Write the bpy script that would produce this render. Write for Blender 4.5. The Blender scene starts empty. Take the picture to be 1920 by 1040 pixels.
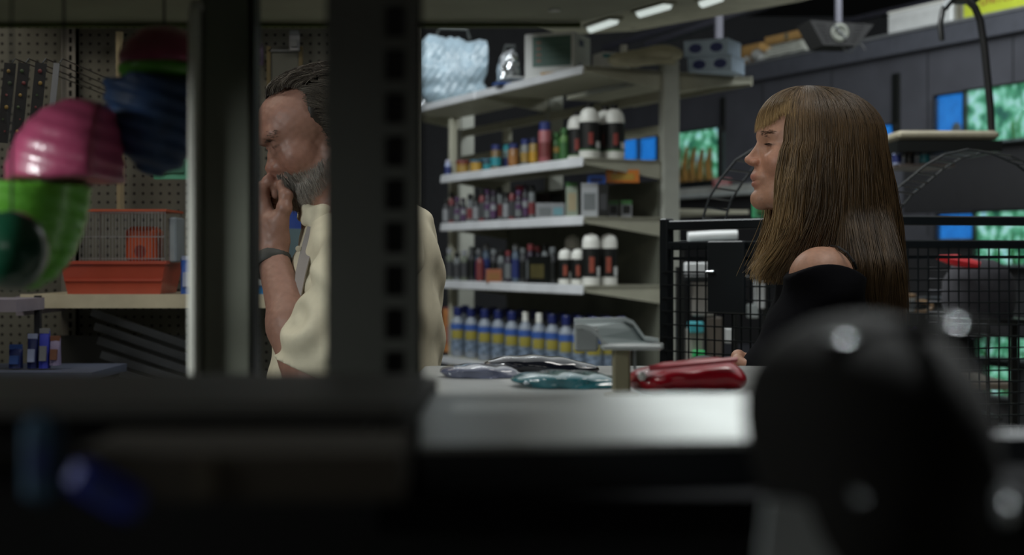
import bpy, math, random
import numpy as np
from mathutils import Vector, Matrix
R = random.Random(7); NR = np.random.default_rng(5)
C = bpy.context.scene.collection
PI = math.pi
# ------------------------------------------------------------------ camera, world, light, exposure
F = 2600.0; CX = 960.0; HY = 484.0; EYE = 1.35
sc = bpy.context.scene
cd = bpy.data.cameras.new('camera'); cam = bpy.data.objects.new('camera', cd); C.objects.link(cam)
cam.location = (0, 0, EYE); cam.rotation_euler = (PI/2, 0, 0)
cd.sensor_width = 36; cd.lens = 36*F/1920; cd.shift_y = (HY-520)/1920; cd.clip_start = 0.02
cd.dof.use_dof = True; cd.dof.focus_distance = 2.45; cd.dof.aperture_fstop = 4.2; cd.dof.aperture_blades = 0
sc.camera = cam
w = bpy.data.worlds.new('world'); sc.world = w; w.use_nodes = True
w.node_tree.nodes['Background'].inputs[0].default_value = (.60, .72, .80, 1)
w.node_tree.nodes['Background'].inputs[1].default_value = 0.02
def area(name, loc, target, sx, sy, power, col, spread=180):
    d = bpy.data.lights.new(name, 'AREA'); d.shape = 'RECTANGLE'; d.size = sx; d.size_y = sy
    d.energy = power; d.color = col; d.spread = math.radians(spread)
    o = bpy.data.objects.new(name, d); C.objects.link(o); o.location = loc
    o.rotation_euler = (Vector(target)-Vector(loc)).to_track_quat('-Z', 'Y').to_euler(); return o
COOL = (.92, .97, .97); WARM = (1.0, .90, .74)
area('aisle_tube_light', (-.9, 5.3, 3.6), (.1, 6.8, 1.6), 2.4, .3, 68, COOL)
area('top_shelf_tube_light', (1.0, 6.0, 3.7), (.6, 7.6, 2.3), 2.0, .3, 34, COOL)
area('front_tube_light', (.75, 1.85, 3.1), (.15, 2.2, 1.3), 1.3, .3, 6, (1, .97, .92))
area('pegboard_tube_light', (-1.9, 2.6, 2.9), (-1.5, 3.9, 1.2), 1.2, .2, 5, WARM)
area('wall_tube_light', (3.3, 6.8, 3.8), (3.8, 10, 2.0), 3.0, .3, 85, COOL)
area('near_shelf_fill', (.74, 1.45, 2.8), (.12, .73, 1.26), .25, .2, 2.5, COOL, 40)  # unseen narrow fill, added to brighten the near shelf board
area('store_ambient_fill', (1, 6, 4.2), (1, 6, 0), 6, 10, 75, COOL)  # unseen broad overhead fill, added to lift the blacks
area('toy_side_fill', (-1.9, .3, 1.95), (-.4, 1.25, 1.4), .6, .3, 4.2, COOL, 90)  # unseen fill, added low enough to reach the toys under the board
area('camera_side_fill', (-.6, -2.6, 2.3), (-.1, .9, 1.3), 2.0, .7, 2.0, (1, .97, .9))  # unseen fill added behind the camera for the dark foreground
sc.view_settings.view_transform = 'Standard'; sc.view_settings.look = 'None'
sc.view_settings.gamma = 1; sc.view_settings.use_curve_mapping = False
sc.view_settings.exposure = 0.9

# ------------------------------------------------------------------ helpers
def at(px, py, Z): return Vector(((px-CX)/F*Z, Z, EYE+(HY-py)/F*Z))
def lin(c):
    o = []
    for v in c[:3]:
        v /= 255.0; o.append(v/12.92 if v <= .04045 else ((v+.055)/1.055)**2.4)
    return tuple(o)+(1.0,)
MATS = {}
def M(name, rgb, rough=.55, metal=0, var=.12, scale=12, bump=.0, emit=None, es=0, trans=0, alpha=1, attr=False, coat=0, sss=0):
    if name in MATS: return MATS[name]
    m = bpy.data.materials.new(name); m.use_nodes = True; nt = m.node_tree; b = nt.nodes['Principled BSDF']
    c = lin(rgb)
    tc = nt.nodes.new('ShaderNodeTexCoord'); n = nt.nodes.new('ShaderNodeTexNoise'); n.inputs['Scale'].default_value = scale
    n.inputs['Detail'].default_value = 4
    nt.links.new(tc.outputs['Object'], n.inputs['Vector'])
    if attr:
        a = nt.nodes.new('ShaderNodeAttribute'); a.attribute_name = 'Col'; src = a.outputs['Color']
        mr = nt.nodes.new('ShaderNodeMapRange'); mr.inputs[3].default_value = 1-var; mr.inputs[4].default_value = 1+var
        mr.inputs[1].default_value = .3; mr.inputs[2].default_value = .7
        nt.links.new(n.outputs['Fac'], mr.inputs[0])
        mx = nt.nodes.new('ShaderNodeVectorMath'); mx.operation = 'SCALE'
        nt.links.new(src, mx.inputs[0]); nt.links.new(mr.outputs[0], mx.inputs['Scale']); nt.links.new(mx.outputs[0], b.inputs['Base Color'])
    else:
        r = nt.nodes.new('ShaderNodeValToRGB'); r.color_ramp.elements[0].position = .3; r.color_ramp.elements[1].position = .7
        r.color_ramp.elements[0].color = tuple(v*(1-var) for v in c[:3])+(1,)
        r.color_ramp.elements[1].color = tuple(min(1, v*(1+var)) for v in c[:3])+(1,)
        nt.links.new(n.outputs['Fac'], r.inputs[0]); nt.links.new(r.outputs[0], b.inputs['Base Color'])
    b.inputs['Roughness'].default_value = rough; b.inputs['Metallic'].default_value = metal
    if bump:
        bp = nt.nodes.new('ShaderNodeBump'); bp.inputs['Strength'].default_value = bump; bp.inputs['Distance'].default_value = .002
        nt.links.new(n.outputs['Fac'], bp.inputs['Height']); nt.links.new(bp.outputs[0], b.inputs['Normal'])
    if emit: b.inputs['Emission Color'].default_value = lin(emit); b.inputs['Emission Strength'].default_value = es
    if trans: b.inputs['Transmission Weight'].default_value = trans
    if alpha < 1: b.inputs['Alpha'].default_value = alpha
    if coat: b.inputs['Coat Weight'].default_value = coat
    if sss: b.inputs['Subsurface Weight'].default_value = sss; b.inputs['Subsurface Radius'].default_value = (.01, .004, .002)
    MATS[name] = m; return m
def peg_mat():
    m = M('pegboard', (104, 104, 96), .8, var=.1); nt = m.node_tree; b = nt.nodes['Principled BSDF']
    old = b.inputs['Base Color'].links[0].from_socket
    tc = nt.nodes.new('ShaderNodeTexCoord'); sp = nt.nodes.new('ShaderNodeSeparateXYZ'); nt.links.new(tc.outputs['Object'], sp.inputs[0])
    def mth(op, a, v=None, b2=None):
        x = nt.nodes.new('ShaderNodeMath'); x.operation = op; nt.links.new(a, x.inputs[0])
        if v is not None: x.inputs[1].default_value = v
        if b2 is not None: nt.links.new(b2, x.inputs[1])
        return x.outputs[0]
    ds = []
    for ax in ('X', 'Z'):
        f = mth('FRACT', mth('MULTIPLY', sp.outputs[ax], 1/.0254)); g = mth('SUBTRACT', f, .5); ds.append(mth('MULTIPLY', g, None, g))
    d = mth('LESS_THAN', mth('ADD', ds[0], None, ds[1]), .03)
    mx = nt.nodes.new('ShaderNodeMix'); mx.data_type = 'RGBA'; nt.links.new(d, mx.inputs[0]); nt.links.new(old, mx.inputs[6])
    mx.inputs[7].default_value = (.012, .012, .01, 1); nt.links.new(mx.outputs[2], b.inputs['Base Color']); return m
def tankmat(name, seed, blue=True):
    m = bpy.data.materials.new(name); m.use_nodes = True; nt = m.node_tree; b = nt.nodes['Principled BSDF']
    tc = nt.nodes.new('ShaderNodeTexCoord'); mp = nt.nodes.new('ShaderNodeMapping'); mp.inputs['Location'].default_value = (seed, seed*2, 0)
    mp.inputs['Scale'].default_value = (1, 1, .8)
    n = nt.nodes.new('ShaderNodeTexNoise'); n.inputs['Scale'].default_value = 14; n.inputs['Detail'].default_value = 5
    nt.links.new(tc.outputs['Object'], mp.inputs[0]); nt.links.new(mp.outputs[0], n.inputs['Vector'])
    r = nt.nodes.new('ShaderNodeValToRGB'); e = r.color_ramp.elements
    cols = [(.30, (20, 100, 185)), (.7, (35, 125, 215))] if blue else [(.33, (24, 74, 62)), (.46, (62, 138, 96)), (.55, (125, 200, 170)), (.64, (180, 225, 225)), (.75, (80, 160, 205))]
    while len(e) < len(cols): e.new(.5)
    for el, (p, c) in zip(e, cols): el.position = p; el.color = lin(c)
    nt.links.new(n.outputs['Fac'], r.inputs[0]); nt.links.new(r.outputs[0], b.inputs['Emission Color'])
    b.inputs['Emission Strength'].default_value = .6; b.inputs['Base Color'].default_value = (.02, .05, .06, 1); return m

def setp(o, label=None, cat=None, group=None, kind=None):
    if label: o['label'] = label
    if cat: o['category'] = cat
    if group: o['group'] = group
    if kind: o['kind'] = kind
    return o
def mesh_obj(name, V, Fc, mat, parent=None, smooth=False, col=None):
    me = bpy.data.meshes.new(name); me.from_pydata([tuple(v) for v in V], [], Fc); me.materials.append(mat)
    if smooth: me.shade_smooth()
    o = bpy.data.objects.new(name, me); C.objects.link(o)
    if parent: o.parent = parent
    return o
def empty(name, label, cat, loc=(0, 0, 0), rz=0, group=None):
    o = bpy.data.objects.new(name, None); C.objects.link(o); o.location = loc; o.rotation_euler = (0, 0, rz); o.empty_display_size = .1
    return setp(o, label, cat, group)
class MB:
    def __init__(s): s.v = []; s.f = []
    def add(s, vs, fs):
        n = len(s.v); s.v += [tuple(v) for v in vs]; s.f += [tuple(i+n for i in f) for f in fs]; return s
    def box(s, c, d, rot=None, bev=0):
        x, y, z = [k/2 for k in d]
        if bev:
            b = min(bev, x*.9, y*.9, z*.9); vs = []
            for zz, k in ((-z, b), (-z+b, 0), (z-b, 0), (z, b)):
                a, c2 = x-k, y-k
                vs += [(-a+b, -c2, zz), (a-b, -c2, zz), (a, -c2+b, zz), (a, c2-b, zz), (a-b, c2, zz), (-a+b, c2, zz), (-a, c2-b, zz), (-a, -c2+b, zz)]
            fs = [tuple(range(7, -1, -1)), tuple(range(24, 32))]
            for r in range(3):
                for i in range(8): j = (i+1) % 8; fs.append((r*8+i, r*8+j, r*8+8+j, r*8+8+i))
        else:
            vs = [(-x, -y, -z), (x, -y, -z), (x, y, -z), (-x, y, -z), (-x, -y, z), (x, -y, z), (x, y, z), (-x, y, z)]
            fs = [(0, 3, 2, 1), (4, 5, 6, 7), (0, 1, 5, 4), (1, 2, 6, 5), (2, 3, 7, 6), (3, 0, 4, 7)]
        m = rot if rot is not None else Matrix.Identity(3)
        return s.add([m @ Vector(v)+Vector(c) for v in vs], fs)
    def tube(s, pts, r, n=8, caps=True):
        pts = [Vector(p) for p in pts]; rr = r if isinstance(r, (list, tuple)) else [r]*len(pts); vs = []; up = None
        for i, p in enumerate(pts):
            t = (pts[min(i+1, len(pts)-1)]-pts[max(i-1, 0)]).normalized()
            if up is None: up = t.orthogonal().normalized()
            up = (up-t*up.dot(t)).normalized(); sd = t.cross(up)
            for k in range(n): a = 2*PI*k/n; vs.append(p+(up*math.cos(a)+sd*math.sin(a))*rr[i])
        fs = []
        for i in range(len(pts)-1):
            for k in range(n): j = (k+1) % n; fs.append((i*n+k, i*n+j, i*n+n+j, i*n+n+k))
        if caps: fs += [tuple(range(n-1, -1, -1)), tuple(range((len(pts)-1)*n, len(pts)*n))]
        return s.add(vs, fs)
    def lathe(s, prof, n=16, c=(0, 0, 0), sx=1, sy=1):
        vs = []; c = Vector(c)
        for r, z in prof:
            for k in range(n): a = 2*PI*k/n; vs.append(c+Vector((r*math.cos(a)*sx, r*math.sin(a)*sy, z)))
        fs = [(i*n+k, i*n+(k+1) % n, i*n+n+(k+1) % n, i*n+n+k) for i in range(len(prof)-1) for k in range(n)]
        fs += [tuple(range(n-1, -1, -1)), tuple(range((len(prof)-1)*n, len(prof)*n))]
        return s.add(vs, fs)
    def arc(s, r, z0, z1, a0, a1, n=5, sx=1, sy=1, th=.0008):
        vs = []
        for q in (r, r+th):
            for i in range(n+1):
                a = a0+(a1-a0)*i/n
                for z in (z0, z1): vs.append((q*math.cos(a)*sx, q*math.sin(a)*sy, z))
        o = 2*(n+1); fs = []
        for i in range(n): fs.append((o+2*i, o+2*i+2, o+2*i+3, o+2*i+1)); fs.append((2*i+1, 2*i+3, o+2*i+3, o+2*i+1)); fs.append((2*i, o+2*i, o+2*i+2, 2*i+2))
        return s.add(vs, fs)
    def prism(s, poly, axis, a, b):
        # poly of 2-tuples, extruded along axis 'x','y','z' from a to b
        def P(u, v, t): return {'x': (t, u, v), 'y': (u, t, v), 'z': (u, v, t)}[axis]
        n = len(poly); vs = [P(u, v, a) for u, v in poly]+[P(u, v, b) for u, v in poly]
        return s.add(vs, [tuple(range(n-1, -1, -1)), tuple(range(n, 2*n))]+[(i, (i+1) % n, n+(i+1) % n, n+i) for i in range(n)])
    def build(s, name, mat, parent=None, smooth=False, label=None):
        o = mesh_obj(name, s.v, s.f, mat, parent, smooth)
        me = o.data
        import bmesh
        bm = bmesh.new(); bm.from_mesh(me); bmesh.ops.recalc_face_normals(bm, faces=bm.faces); bm.to_mesh(me); bm.free()
        if smooth:
            try: me.set_sharp_from_angle(angle=math.radians(40))
            except Exception: pass
        if label: o['label'] = label
        return o
def copy_tree(o, parent=None):
    c = o.copy(); C.objects.link(c)
    if parent: c.parent = parent
    for ch in list(o.children): copy_tree(ch, c)
    return c
def RZ(a): return Matrix.Rotation(a, 3, 'Z')
def RX(a): return Matrix.Rotation(a, 3, 'X')
def RY(a): return Matrix.Rotation(a, 3, 'Y')

# ------------------------------------------------------------------ implicit surfaces for the figures
class SDF:
    def __init__(s): s.ops = []
    def ell(s, c, r, k=.01, sub=False, axes=None):
        A = np.eye(3) if axes is None else np.array(axes, float)
        s.ops.append(('e', np.array(c, float), np.array(r, float), A, k, sub)); return s
    def cap(s, a, b, ra, rb, k=.01, sub=False):
        s.ops.append(('c', np.array(a, float), np.array(b, float), (ra, rb), k, sub)); return s
    def half(s, p, n, k=.004):      # removes the side the normal points to
        s.ops.append(('h', np.array(p, float), np.array(n, float), None, k, True)); return s
    def ev(s, P):
        D = np.full(len(P), 1.0)
        for o in s.ops:
            if o[0] == 'e':
                q = (P-o[1]) @ o[3].T; k0 = np.linalg.norm(q/o[2], axis=1); k1 = np.linalg.norm(q/o[2]**2, axis=1)+1e-9; d = k0*(k0-1)/k1
            elif o[0] == 'c':
                ab = o[2]-o[1]; t = np.clip(((P-o[1]) @ ab)/(ab @ ab), 0, 1); d = np.linalg.norm(P-o[1]-t[:, None]*ab, axis=1)-(o[3][0]+t*(o[3][1]-o[3][0]))
            else: d = -((P-o[1]) @ (o[2]/np.linalg.norm(o[2])))
            k, sub = o[-2], o[-1]
            if sub:
                h = np.clip(.5-.5*(D+d)/k, 0, 1) if k else (D < -d)*1.0
                D = D*(1-h)-d*h+k*h*(1-h)
            else:
                h = np.clip(.5+.5*(d-D)/k, 0, 1); D = d*(1-h)+D*h-k*h*(1-h)
        return D
def sdf_mesh(fn, lo, hi, h, B=12):
    lo = np.array(lo, float); hi = np.array(hi, float); n = (np.ceil((hi-lo)/h/B).astype(int)*B)+1; nb = (n-1)//B
    V = np.ones(tuple(n), np.float32)
    bi = np.stack(np.meshgrid(*[np.arange(k) for k in nb], indexing='ij'), -1).reshape(-1, 3)
    cen = lo+(bi+.5)*B*h; d = fn(cen); rad = B*h*.5*1.75
    for i in np.nonzero(d < -rad*1.6)[0]:
        a = bi[i]*B; V[a[0]:a[0]+B+1, a[1]:a[1]+B+1, a[2]:a[2]+B+1] = -1
    near = np.nonzero(np.abs(d) <= rad*1.6)[0]
    g = np.stack(np.meshgrid(*[np.arange(B+1)]*3, indexing='ij'), -1).reshape(-1, 3)
    for s0 in range(0, len(near), 60):
        ids = near[s0:s0+60]; base = bi[ids]*B; P = (lo+(base[:, None, :]+g[None])*h).reshape(-1, 3); D = fn(P).reshape(len(ids), B+1, B+1, B+1)
        for q, a in enumerate(base): V[a[0]:a[0]+B+1, a[1]:a[1]+B+1, a[2]:a[2]+B+1] = D[q]
    ins = V < 0; cnt = np.zeros(tuple(np.array(V.shape)-1), np.int8); sh = np.array(V.shape)-1
    cor = [(i, j, k) for i in (0, 1) for j in (0, 1) for k in (0, 1)]
    for i, j, k in cor: cnt += ins[i:i+sh[0], j:j+sh[1], k:k+sh[2]]
    mix = (cnt > 0) & (cnt < 8); ci = np.argwhere(mix); idx = np.full(cnt.shape, -1, np.int64); idx[mix] = np.arange(len(ci))
    acc = np.zeros((len(ci), 3)); num = np.zeros(len(ci))
    for a in cor:
        for ax in range(3):
            if a[ax]: continue
            b = list(a); b[ax] = 1
            va = V[ci[:, 0]+a[0], ci[:, 1]+a[1], ci[:, 2]+a[2]]; vb = V[ci[:, 0]+b[0], ci[:, 1]+b[1], ci[:, 2]+b[2]]
            m = (va < 0) != (vb < 0); t = np.where(m, va/np.where(m, va-vb, 1), 0)
            p = np.array(a, float)[None].repeat(len(ci), 0); p[:, ax] += t; acc += p*m[:, None]; num += m
    verts = lo+(ci+acc/num[:, None])*h
    quads = []
    for ax in range(3):
        o1, o2 = [(1, 2), (2, 0), (0, 1)][ax]
        sl0 = [slice(None)]*3; sl1 = [slice(None)]*3; sl0[ax] = slice(0, -1); sl1[ax] = slice(1, None)
        A = ins[tuple(sl0)]; Bm = ins[tuple(sl1)]; e = np.argwhere(A != Bm)
        e = e[(e[:, o1] > 0) & (e[:, o2] > 0) & (e[:, o1] < sh[o1]) & (e[:, o2] < sh[o2])]
        def cell(d1, d2):
            q = e.copy(); q[:, o1] -= d1; q[:, o2] -= d2; return idx[q[:, 0], q[:, 1], q[:, 2]]
        Q = np.stack([cell(1, 1), cell(0, 1), cell(0, 0), cell(1, 0)], 1); fl = ~A[e[:, 0], e[:, 1], e[:, 2]]; Q[fl] = Q[fl][:, ::-1]; quads.append(Q)
    return verts, np.concatenate(quads)
def np_mesh(name, V, Q, mat, parent=None, col=None, smooth=True):
    me = bpy.data.meshes.new(name); me.vertices.add(len(V)); me.vertices.foreach_set('co', np.asarray(V, np.float32).ravel())
    n = Q.shape[1]; me.loops.add(Q.size); me.loops.foreach_set('vertex_index', Q.astype(np.int32).ravel())
    me.polygons.add(len(Q)); me.polygons.foreach_set('loop_start', np.arange(0, Q.size, n, dtype=np.int32))
    me.polygons.foreach_set('loop_total', np.full(len(Q), n, np.int32)) if False else None
    me.update(calc_edges=True); me.validate()
    if smooth: me.shade_smooth()
    if col is not None:
        a = me.color_attributes.new('Col', 'FLOAT_COLOR', 'POINT'); c = np.ones((len(V), 4), np.float32); c[:, :3] = col; a.data.foreach_set('color', c.ravel())
    me.materials.append(mat); o = bpy.data.objects.new(name, me); C.objects.link(o)
    if parent: o.parent = parent
    return o
def strands(name, paths, rad, mat, cols, parent=None):
    # paths (N,K,3), rad (K,) or (N,K); three-sided tapered tubes
    paths = np.asarray(paths, float); N, K, _ = paths.shape; t = np.gradient(paths, axis=1); t /= np.linalg.norm(t, axis=2, keepdims=True)+1e-9
    ref = np.array([.31, .52, .79]); a = np.cross(t, ref); a /= np.linalg.norm(a, axis=2, keepdims=True)+1e-9; b = np.cross(t, a)
    rad = np.broadcast_to(rad, (N, K))[..., None]
    V = np.stack([paths+rad*(a*math.cos(q)+b*math.sin(q)) for q in (0, 2.094, 4.189)], 2).reshape(-1, 3)
    base = (np.arange(N)[:, None]*K+np.arange(K-1)[None])*3; Q = []
    for q in range(3):
        r = (q+1) % 3; Q.append(np.stack([base+q, base+r, base+3+r, base+3+q], -1).reshape(-1, 4))
    col = np.repeat(np.asarray(cols).reshape(N, -1, 3) if np.asarray(cols).ndim == 3 else np.repeat(np.asarray(cols)[:, None], K, 1), 3, axis=1).reshape(-1, 3) if True else None
    o = np_mesh(name, V, np.concatenate(Q), mat, parent, col); return o

# ------------------------------------------------------------------ materials
steel = M('beige_enamel', (150, 149, 134), .5, var=.07); steelw = M('pale_rail', (188, 190, 194), .35, var=.1, scale=5)
olive = M('olive_enamel', (74, 76, 64), .6, var=.08); black = M('black_metal', (22, 25, 27), .45, var=.2)
blackp = M('black_plastic', (15, 14, 12), .9, var=.2); darkwall = M('dark_grey_paint', (62, 63, 70), .7, var=.16, scale=3)
white = M('white_plastic', (205, 205, 200), .45, var=.05); wbox = M('white_card', (190, 192, 192), .7, var=.06)
kraft = M('kraft_card', (176, 138, 84), .8, var=.1); navy = M('navy_plastic', (24, 34, 84), .4, var=.12); dgrey = M('dark_grey', (44, 45, 48), .6)
yel = M('yellow_print', (150, 118, 44), .5); redp = M('red_print', (100, 42, 42), .5); grn = M('green_print', (48, 92, 46), .5)
orange = M('orange_plastic', (176, 76, 56), .4, var=.08, coat=.3); teal = M('teal_plastic', (40, 120, 130), .35); blk = M('ink', (16, 18, 17), .4)
chrome = M('chrome', (200, 204, 206), .2, 1, var=.05); blue = M('blue_print', (38, 84, 170), .5); lgrey = M('light_grey_plastic', (150, 156, 156), .5)
G27 = math.atan2(.454, .891); gx = Vector((math.cos(G27), math.sin(G27), 0)); gy = Vector((-math.sin(G27), math.cos(G27), 0)); G0 = Vector((.364, 7.0, 0))
def GW(d, L, z): return G0+gx*d+gy*L+Vector((0, 0, z))
def GL(px, d):
    u = (px-CX)/F; return (G0.x+gx.x*d-u*(G0.y+gx.y*d))/(gx.y*1+gx.x*u)
# ------------------------------------------------------------------ room shell
def box_struct(name, c, d, mat, kind='structure'):
    return setp(MB().box(c, d).build(name, mat), kind=kind)
fl = box_struct('floor', (.5, 6, -.05), (16, 22, .1), M('floor_vinyl', (150, 148, 140), .4, var=.2, scale=4))
box_struct('ceiling', (.5, 6, 4.35), (16, 22, .1), M('black_ceiling', (22, 22, 24), .9))
box_struct('wall_back', (.5, 17, 2.15), (16, .1, 4.3), M('back_wall', (40, 41, 44), .85))
box_struct('wall_left', (-7.5, 6, 2.15), (.1, 22, 4.3), M('back_wall', (40, 41, 44), .85))
box_struct('wall_right', (8.5, 6, 2.15), (.1, 22, 4.3), M('back_wall', (40, 41, 44), .85))
box_struct('wall_front', (.5, -5, 2.15), (16, .1, 4.3), M('back_wall', (40, 41, 44), .85))
# ceiling structure seen top right: beams, pipes, hanger rods
for i, (pa, pb, z, wd) in enumerate([((1235, 78), (1500, -14), 3.35, .10), ((1150, 84), (1420, 2), 3.5, .05), ((1350, 96), (1800, -10), 3.9, .06)]):
    def zz(p): return (z-EYE)*F/(HY-p[1])
    A = at(*pa, zz(pa)); B = at(*pb, zz(pb)); dv = (B-A).normalized(); A2 = A-dv*.2; B2 = B+dv*1.4
    ang = math.atan2(dv.y, dv.x); mid = (A2+B2)/2
    o = MB().box(mid, ((B2-A2).length, wd, .05), RZ(ang)).build('trim_%d' % (i+1), M('lavender_paint', (62, 62, 72), .6)); setp(o, kind='structure')
# grey-olive canopy hung under the ceiling, with tube lamps
cz = 2.72
def pl(px, py, z=cz): return at(px, py, (z-EYE)*F/(HY-py))
P4 = [pl(1050, 66), pl(1190, 58), pl(1500, 3), pl(1750, -60), pl(900, -170), pl(860, -20)]
cn = empty('ceiling_canopy', 'grey olive ceiling panel hung over the aisle with short white tube lamps', 'ceiling panel', (0, 0, 0))
MB().prism([(p.x, p.y) for p in P4], 'z', cz, cz+.05).build('panel', M('canopy_paint', (190, 188, 174), .8, var=.1), cn)
for p in (P4[1], P4[2]): MB().box((p.x*.98, p.y*.99, (cz+4.3)/2), (.03, .03, 4.3-cz)).build('hanger_rod', dgrey, cn)
tube_em = M('tube_glow', (210, 215, 210), emit=(190, 200, 196), es=.55)
for a, b in (((1108, 53), (1152, 38)), ((1200, 24), (1252, 9)), ((1318, 5), (1350, -6))):
    A = pl(*a, cz-.02); B = pl(*b, cz-.02); dv = (B-A)
    f = MB().box((A+B)/2+Vector((0, 0, .011)), (dv.length*1.15, .09, .02), RZ(math.atan2(dv.y, dv.x))).build('lamp_tray', steel, cn)
    MB().tube([A, B], .028, 8).build('tube', tube_em, f)
# ------------------------------------------------------------------ aquarium wall
WD = 7.93
def WP(px): u = (px-CX)/F; Z = WD/(gx.x*u+gx.y); return Vector((u*Z, Z, 0))
def wallpt(px, py): p = WP(px); p.z = EYE+(HY-py)/F*p.y; return p
wl, wr = WP(1050), WP(2150); L = (wl-wr).length; mid = (wl+wr)/2; ztop = 3.15
wo = MB().box((mid.x+gx.x*.06, mid.y+gx.y*.06, ztop/2), (.12, L, ztop), RZ(G27)).build('wall_aquarium', darkwall); setp(wo, kind='structure')
def strip(px, y0, y1, wd, name, mat, proud=.01):
    a = wallpt(px, y0); b = wallpt(px, y1)
    return MB().box(((a.x+b.x)/2-gx.x*proud/2, a.y-gx.y*proud/2, (a.z+b.z)/2), (proud, wd, abs(a.z-b.z)), RZ(G27)).build(name, mat, wo)
capb = MB().box((mid.x-.01, mid.y, ztop-.075), (.15, L, .15), RZ(G27)).build('cap_band', M('band_grey', (66, 68, 76), .6), wo)
MB().box((mid.x-.01, mid.y, ztop+.012), (.18, L, .022), RZ(G27)).build('cap_rail', M('rail_grey', (96, 98, 100), .5), wo)
strip(1683, 138, 246, .07, 'slot_strip', blk, .03); strip(1358, 182, 246, .05, 'slot_strip', blk, .03)
for px in (1430, 1560, 1740, 1900): strip(px, 120+(.2*(1410-px)+40), 440, .006, 'seam', blk, .004)
def dpanel(x0, x1, y0, y1, nm='dark_panel'):
    a = WP(x0); b = WP(x1); xm = (x0+x1)/2; zA = wallpt(xm, y0).z; zB = wallpt(xm, y1).z; c = (a+b)/2
    MB().box((c.x-gx.x*.004, c.y-gx.y*.004, (zA+zB)/2), (.008, (a-b).length, zA-zB), RZ(G27)).build(nm, M('panel_black', (24, 24, 27), .7), wo)
dpanel(1695, 2050, 272, 392); dpanel(1695, 2050, 460, 628); dpanel(1695, 2050, 684, 900); dpanel(1262, 1470, 372, 640)
# fish tanks set in the wall
TANKS = [(1166, 1204, 262, 304, 'b', 'small blue lit fish tank left of the white shelf post'),
 (1206, 1240, 259, 304, 'b', 'blue lit fish tank just beside the white shelf post'),
 (1270, 1356, 246, 342, 'g', 'green lit fish tank with brown driftwood right of the shelf post'),
 (1764, 1817, 178, 262, 'b', 'bright blue fish tank with a grey rock, upper row behind curved pipe'),
 (1821, 1990, 160, 266, 'g', 'bright green planted fish tank, upper row at the far right'),
 (1768, 1835, 402, 452, 'b', 'blue fish tank in the middle row behind the pen rails'),
 (1838, 1990, 396, 500, 'g', 'green planted fish tank in the middle row behind the pen rails'),
 (1770, 1828, 634, 672, 'b', 'blue fish tank in the lower row behind wire mesh'),
 (1842, 1990, 634, 676, 'g', 'green planted fish tank in the lower row behind wire mesh'),
 (1856, 1912, 688, 745, 'g', 'small green fish tank in the lowest row behind wire mesh'),
 (1652, 1686, 236, 254, 'b', 'pale blue tank edge showing behind the woman, above beige shelf')]
tb = [tankmat('tank_water_blue', 3.1, True)]; tg = [tankmat('tank_water_green_%d' % i, i*1.7, False) for i in range(3)]
rockm = M('tank_rock', (92, 100, 104), .8, var=.4); wood = M('driftwood', (120, 88, 34), .8, var=.4); plantm = M('tank_plant', (40, 120, 60), .6, var=.3)
for i, (x0, x1, y0, y1, kd, lab) in enumerate(TANKS):
    a = wallpt(x0, (y0+y1)/2); b = wallpt(x1, (y0+y1)/2); c = (a+b)/2; Wd = (a-b).length
    s = c.y/F; H = (y1-y0)*s; c.z = EYE+(HY-(y0+y1)/2)*s
    t = empty('fish_tank', lab, 'fish tank', (c.x, c.y, c.z-H/2), G27, 'fish tanks set in the dark wall'); t.location -= gx*.005
    mw = tb[0] if kd == 'b' else tg[i % 3]
    MB().box((-.012, 0, H/2), (.012, Wd, H)).build('lit_back', mw, t)
    fr = .012
    m = MB(); m.box((-.035, 0, -fr/2), (.06, Wd+2*fr, fr)); m.box((-.035, 0, H+fr/2), (.06, Wd+2*fr, fr))
    for q in (-1, 1): m.box((-.035, q*(Wd+fr)/2, H/2), (.06, fr, H))
    m.build('frame', blk, t)
    MB().box((-.055, 0, H/2), (.003, Wd, H)).build('pane', M('tank_glass', (235, 245, 245), .05, trans=1, alpha=.35), t)
    if H > .13:
        MB().box((-.035, 0, .01), (.03, Wd*.98, .02)).build('gravel', rockm, t)
    if 'rock' in lab: MB().lathe([(.0, 0), (.05, .01), (.055, .06), (.04, .1), (.01, .12)], 9, (-.035, -Wd*.2, .01), sx=.25).build('rock', rockm, t, True)
    if 'driftwood' in lab:
        m = MB()
        for q in range(5):
            y = -Wd*.30+Wd*.17*q; m.tube([(-.035, y+R.uniform(-.02, .02), .01), (-.035, y+.02, H*.35), (-.037, y-.01, H*R.uniform(.62, .8))], [.055, .045, .02], 7)
        m.build('driftwood', wood, t, True)
    if kd == 'g' and H > .13:
        for q in range(6):
            y = R.uniform(-.42, .42)*Wd; hh = H*R.uniform(.3, .7)
            MB().tube([(-.036, y, .01), (-.036, y+.02, hh*.6), (-.036, y+R.uniform(-.03, .03), hh)], [.008, .012, .003], 5).build('plant', plantm, t, True)
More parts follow.
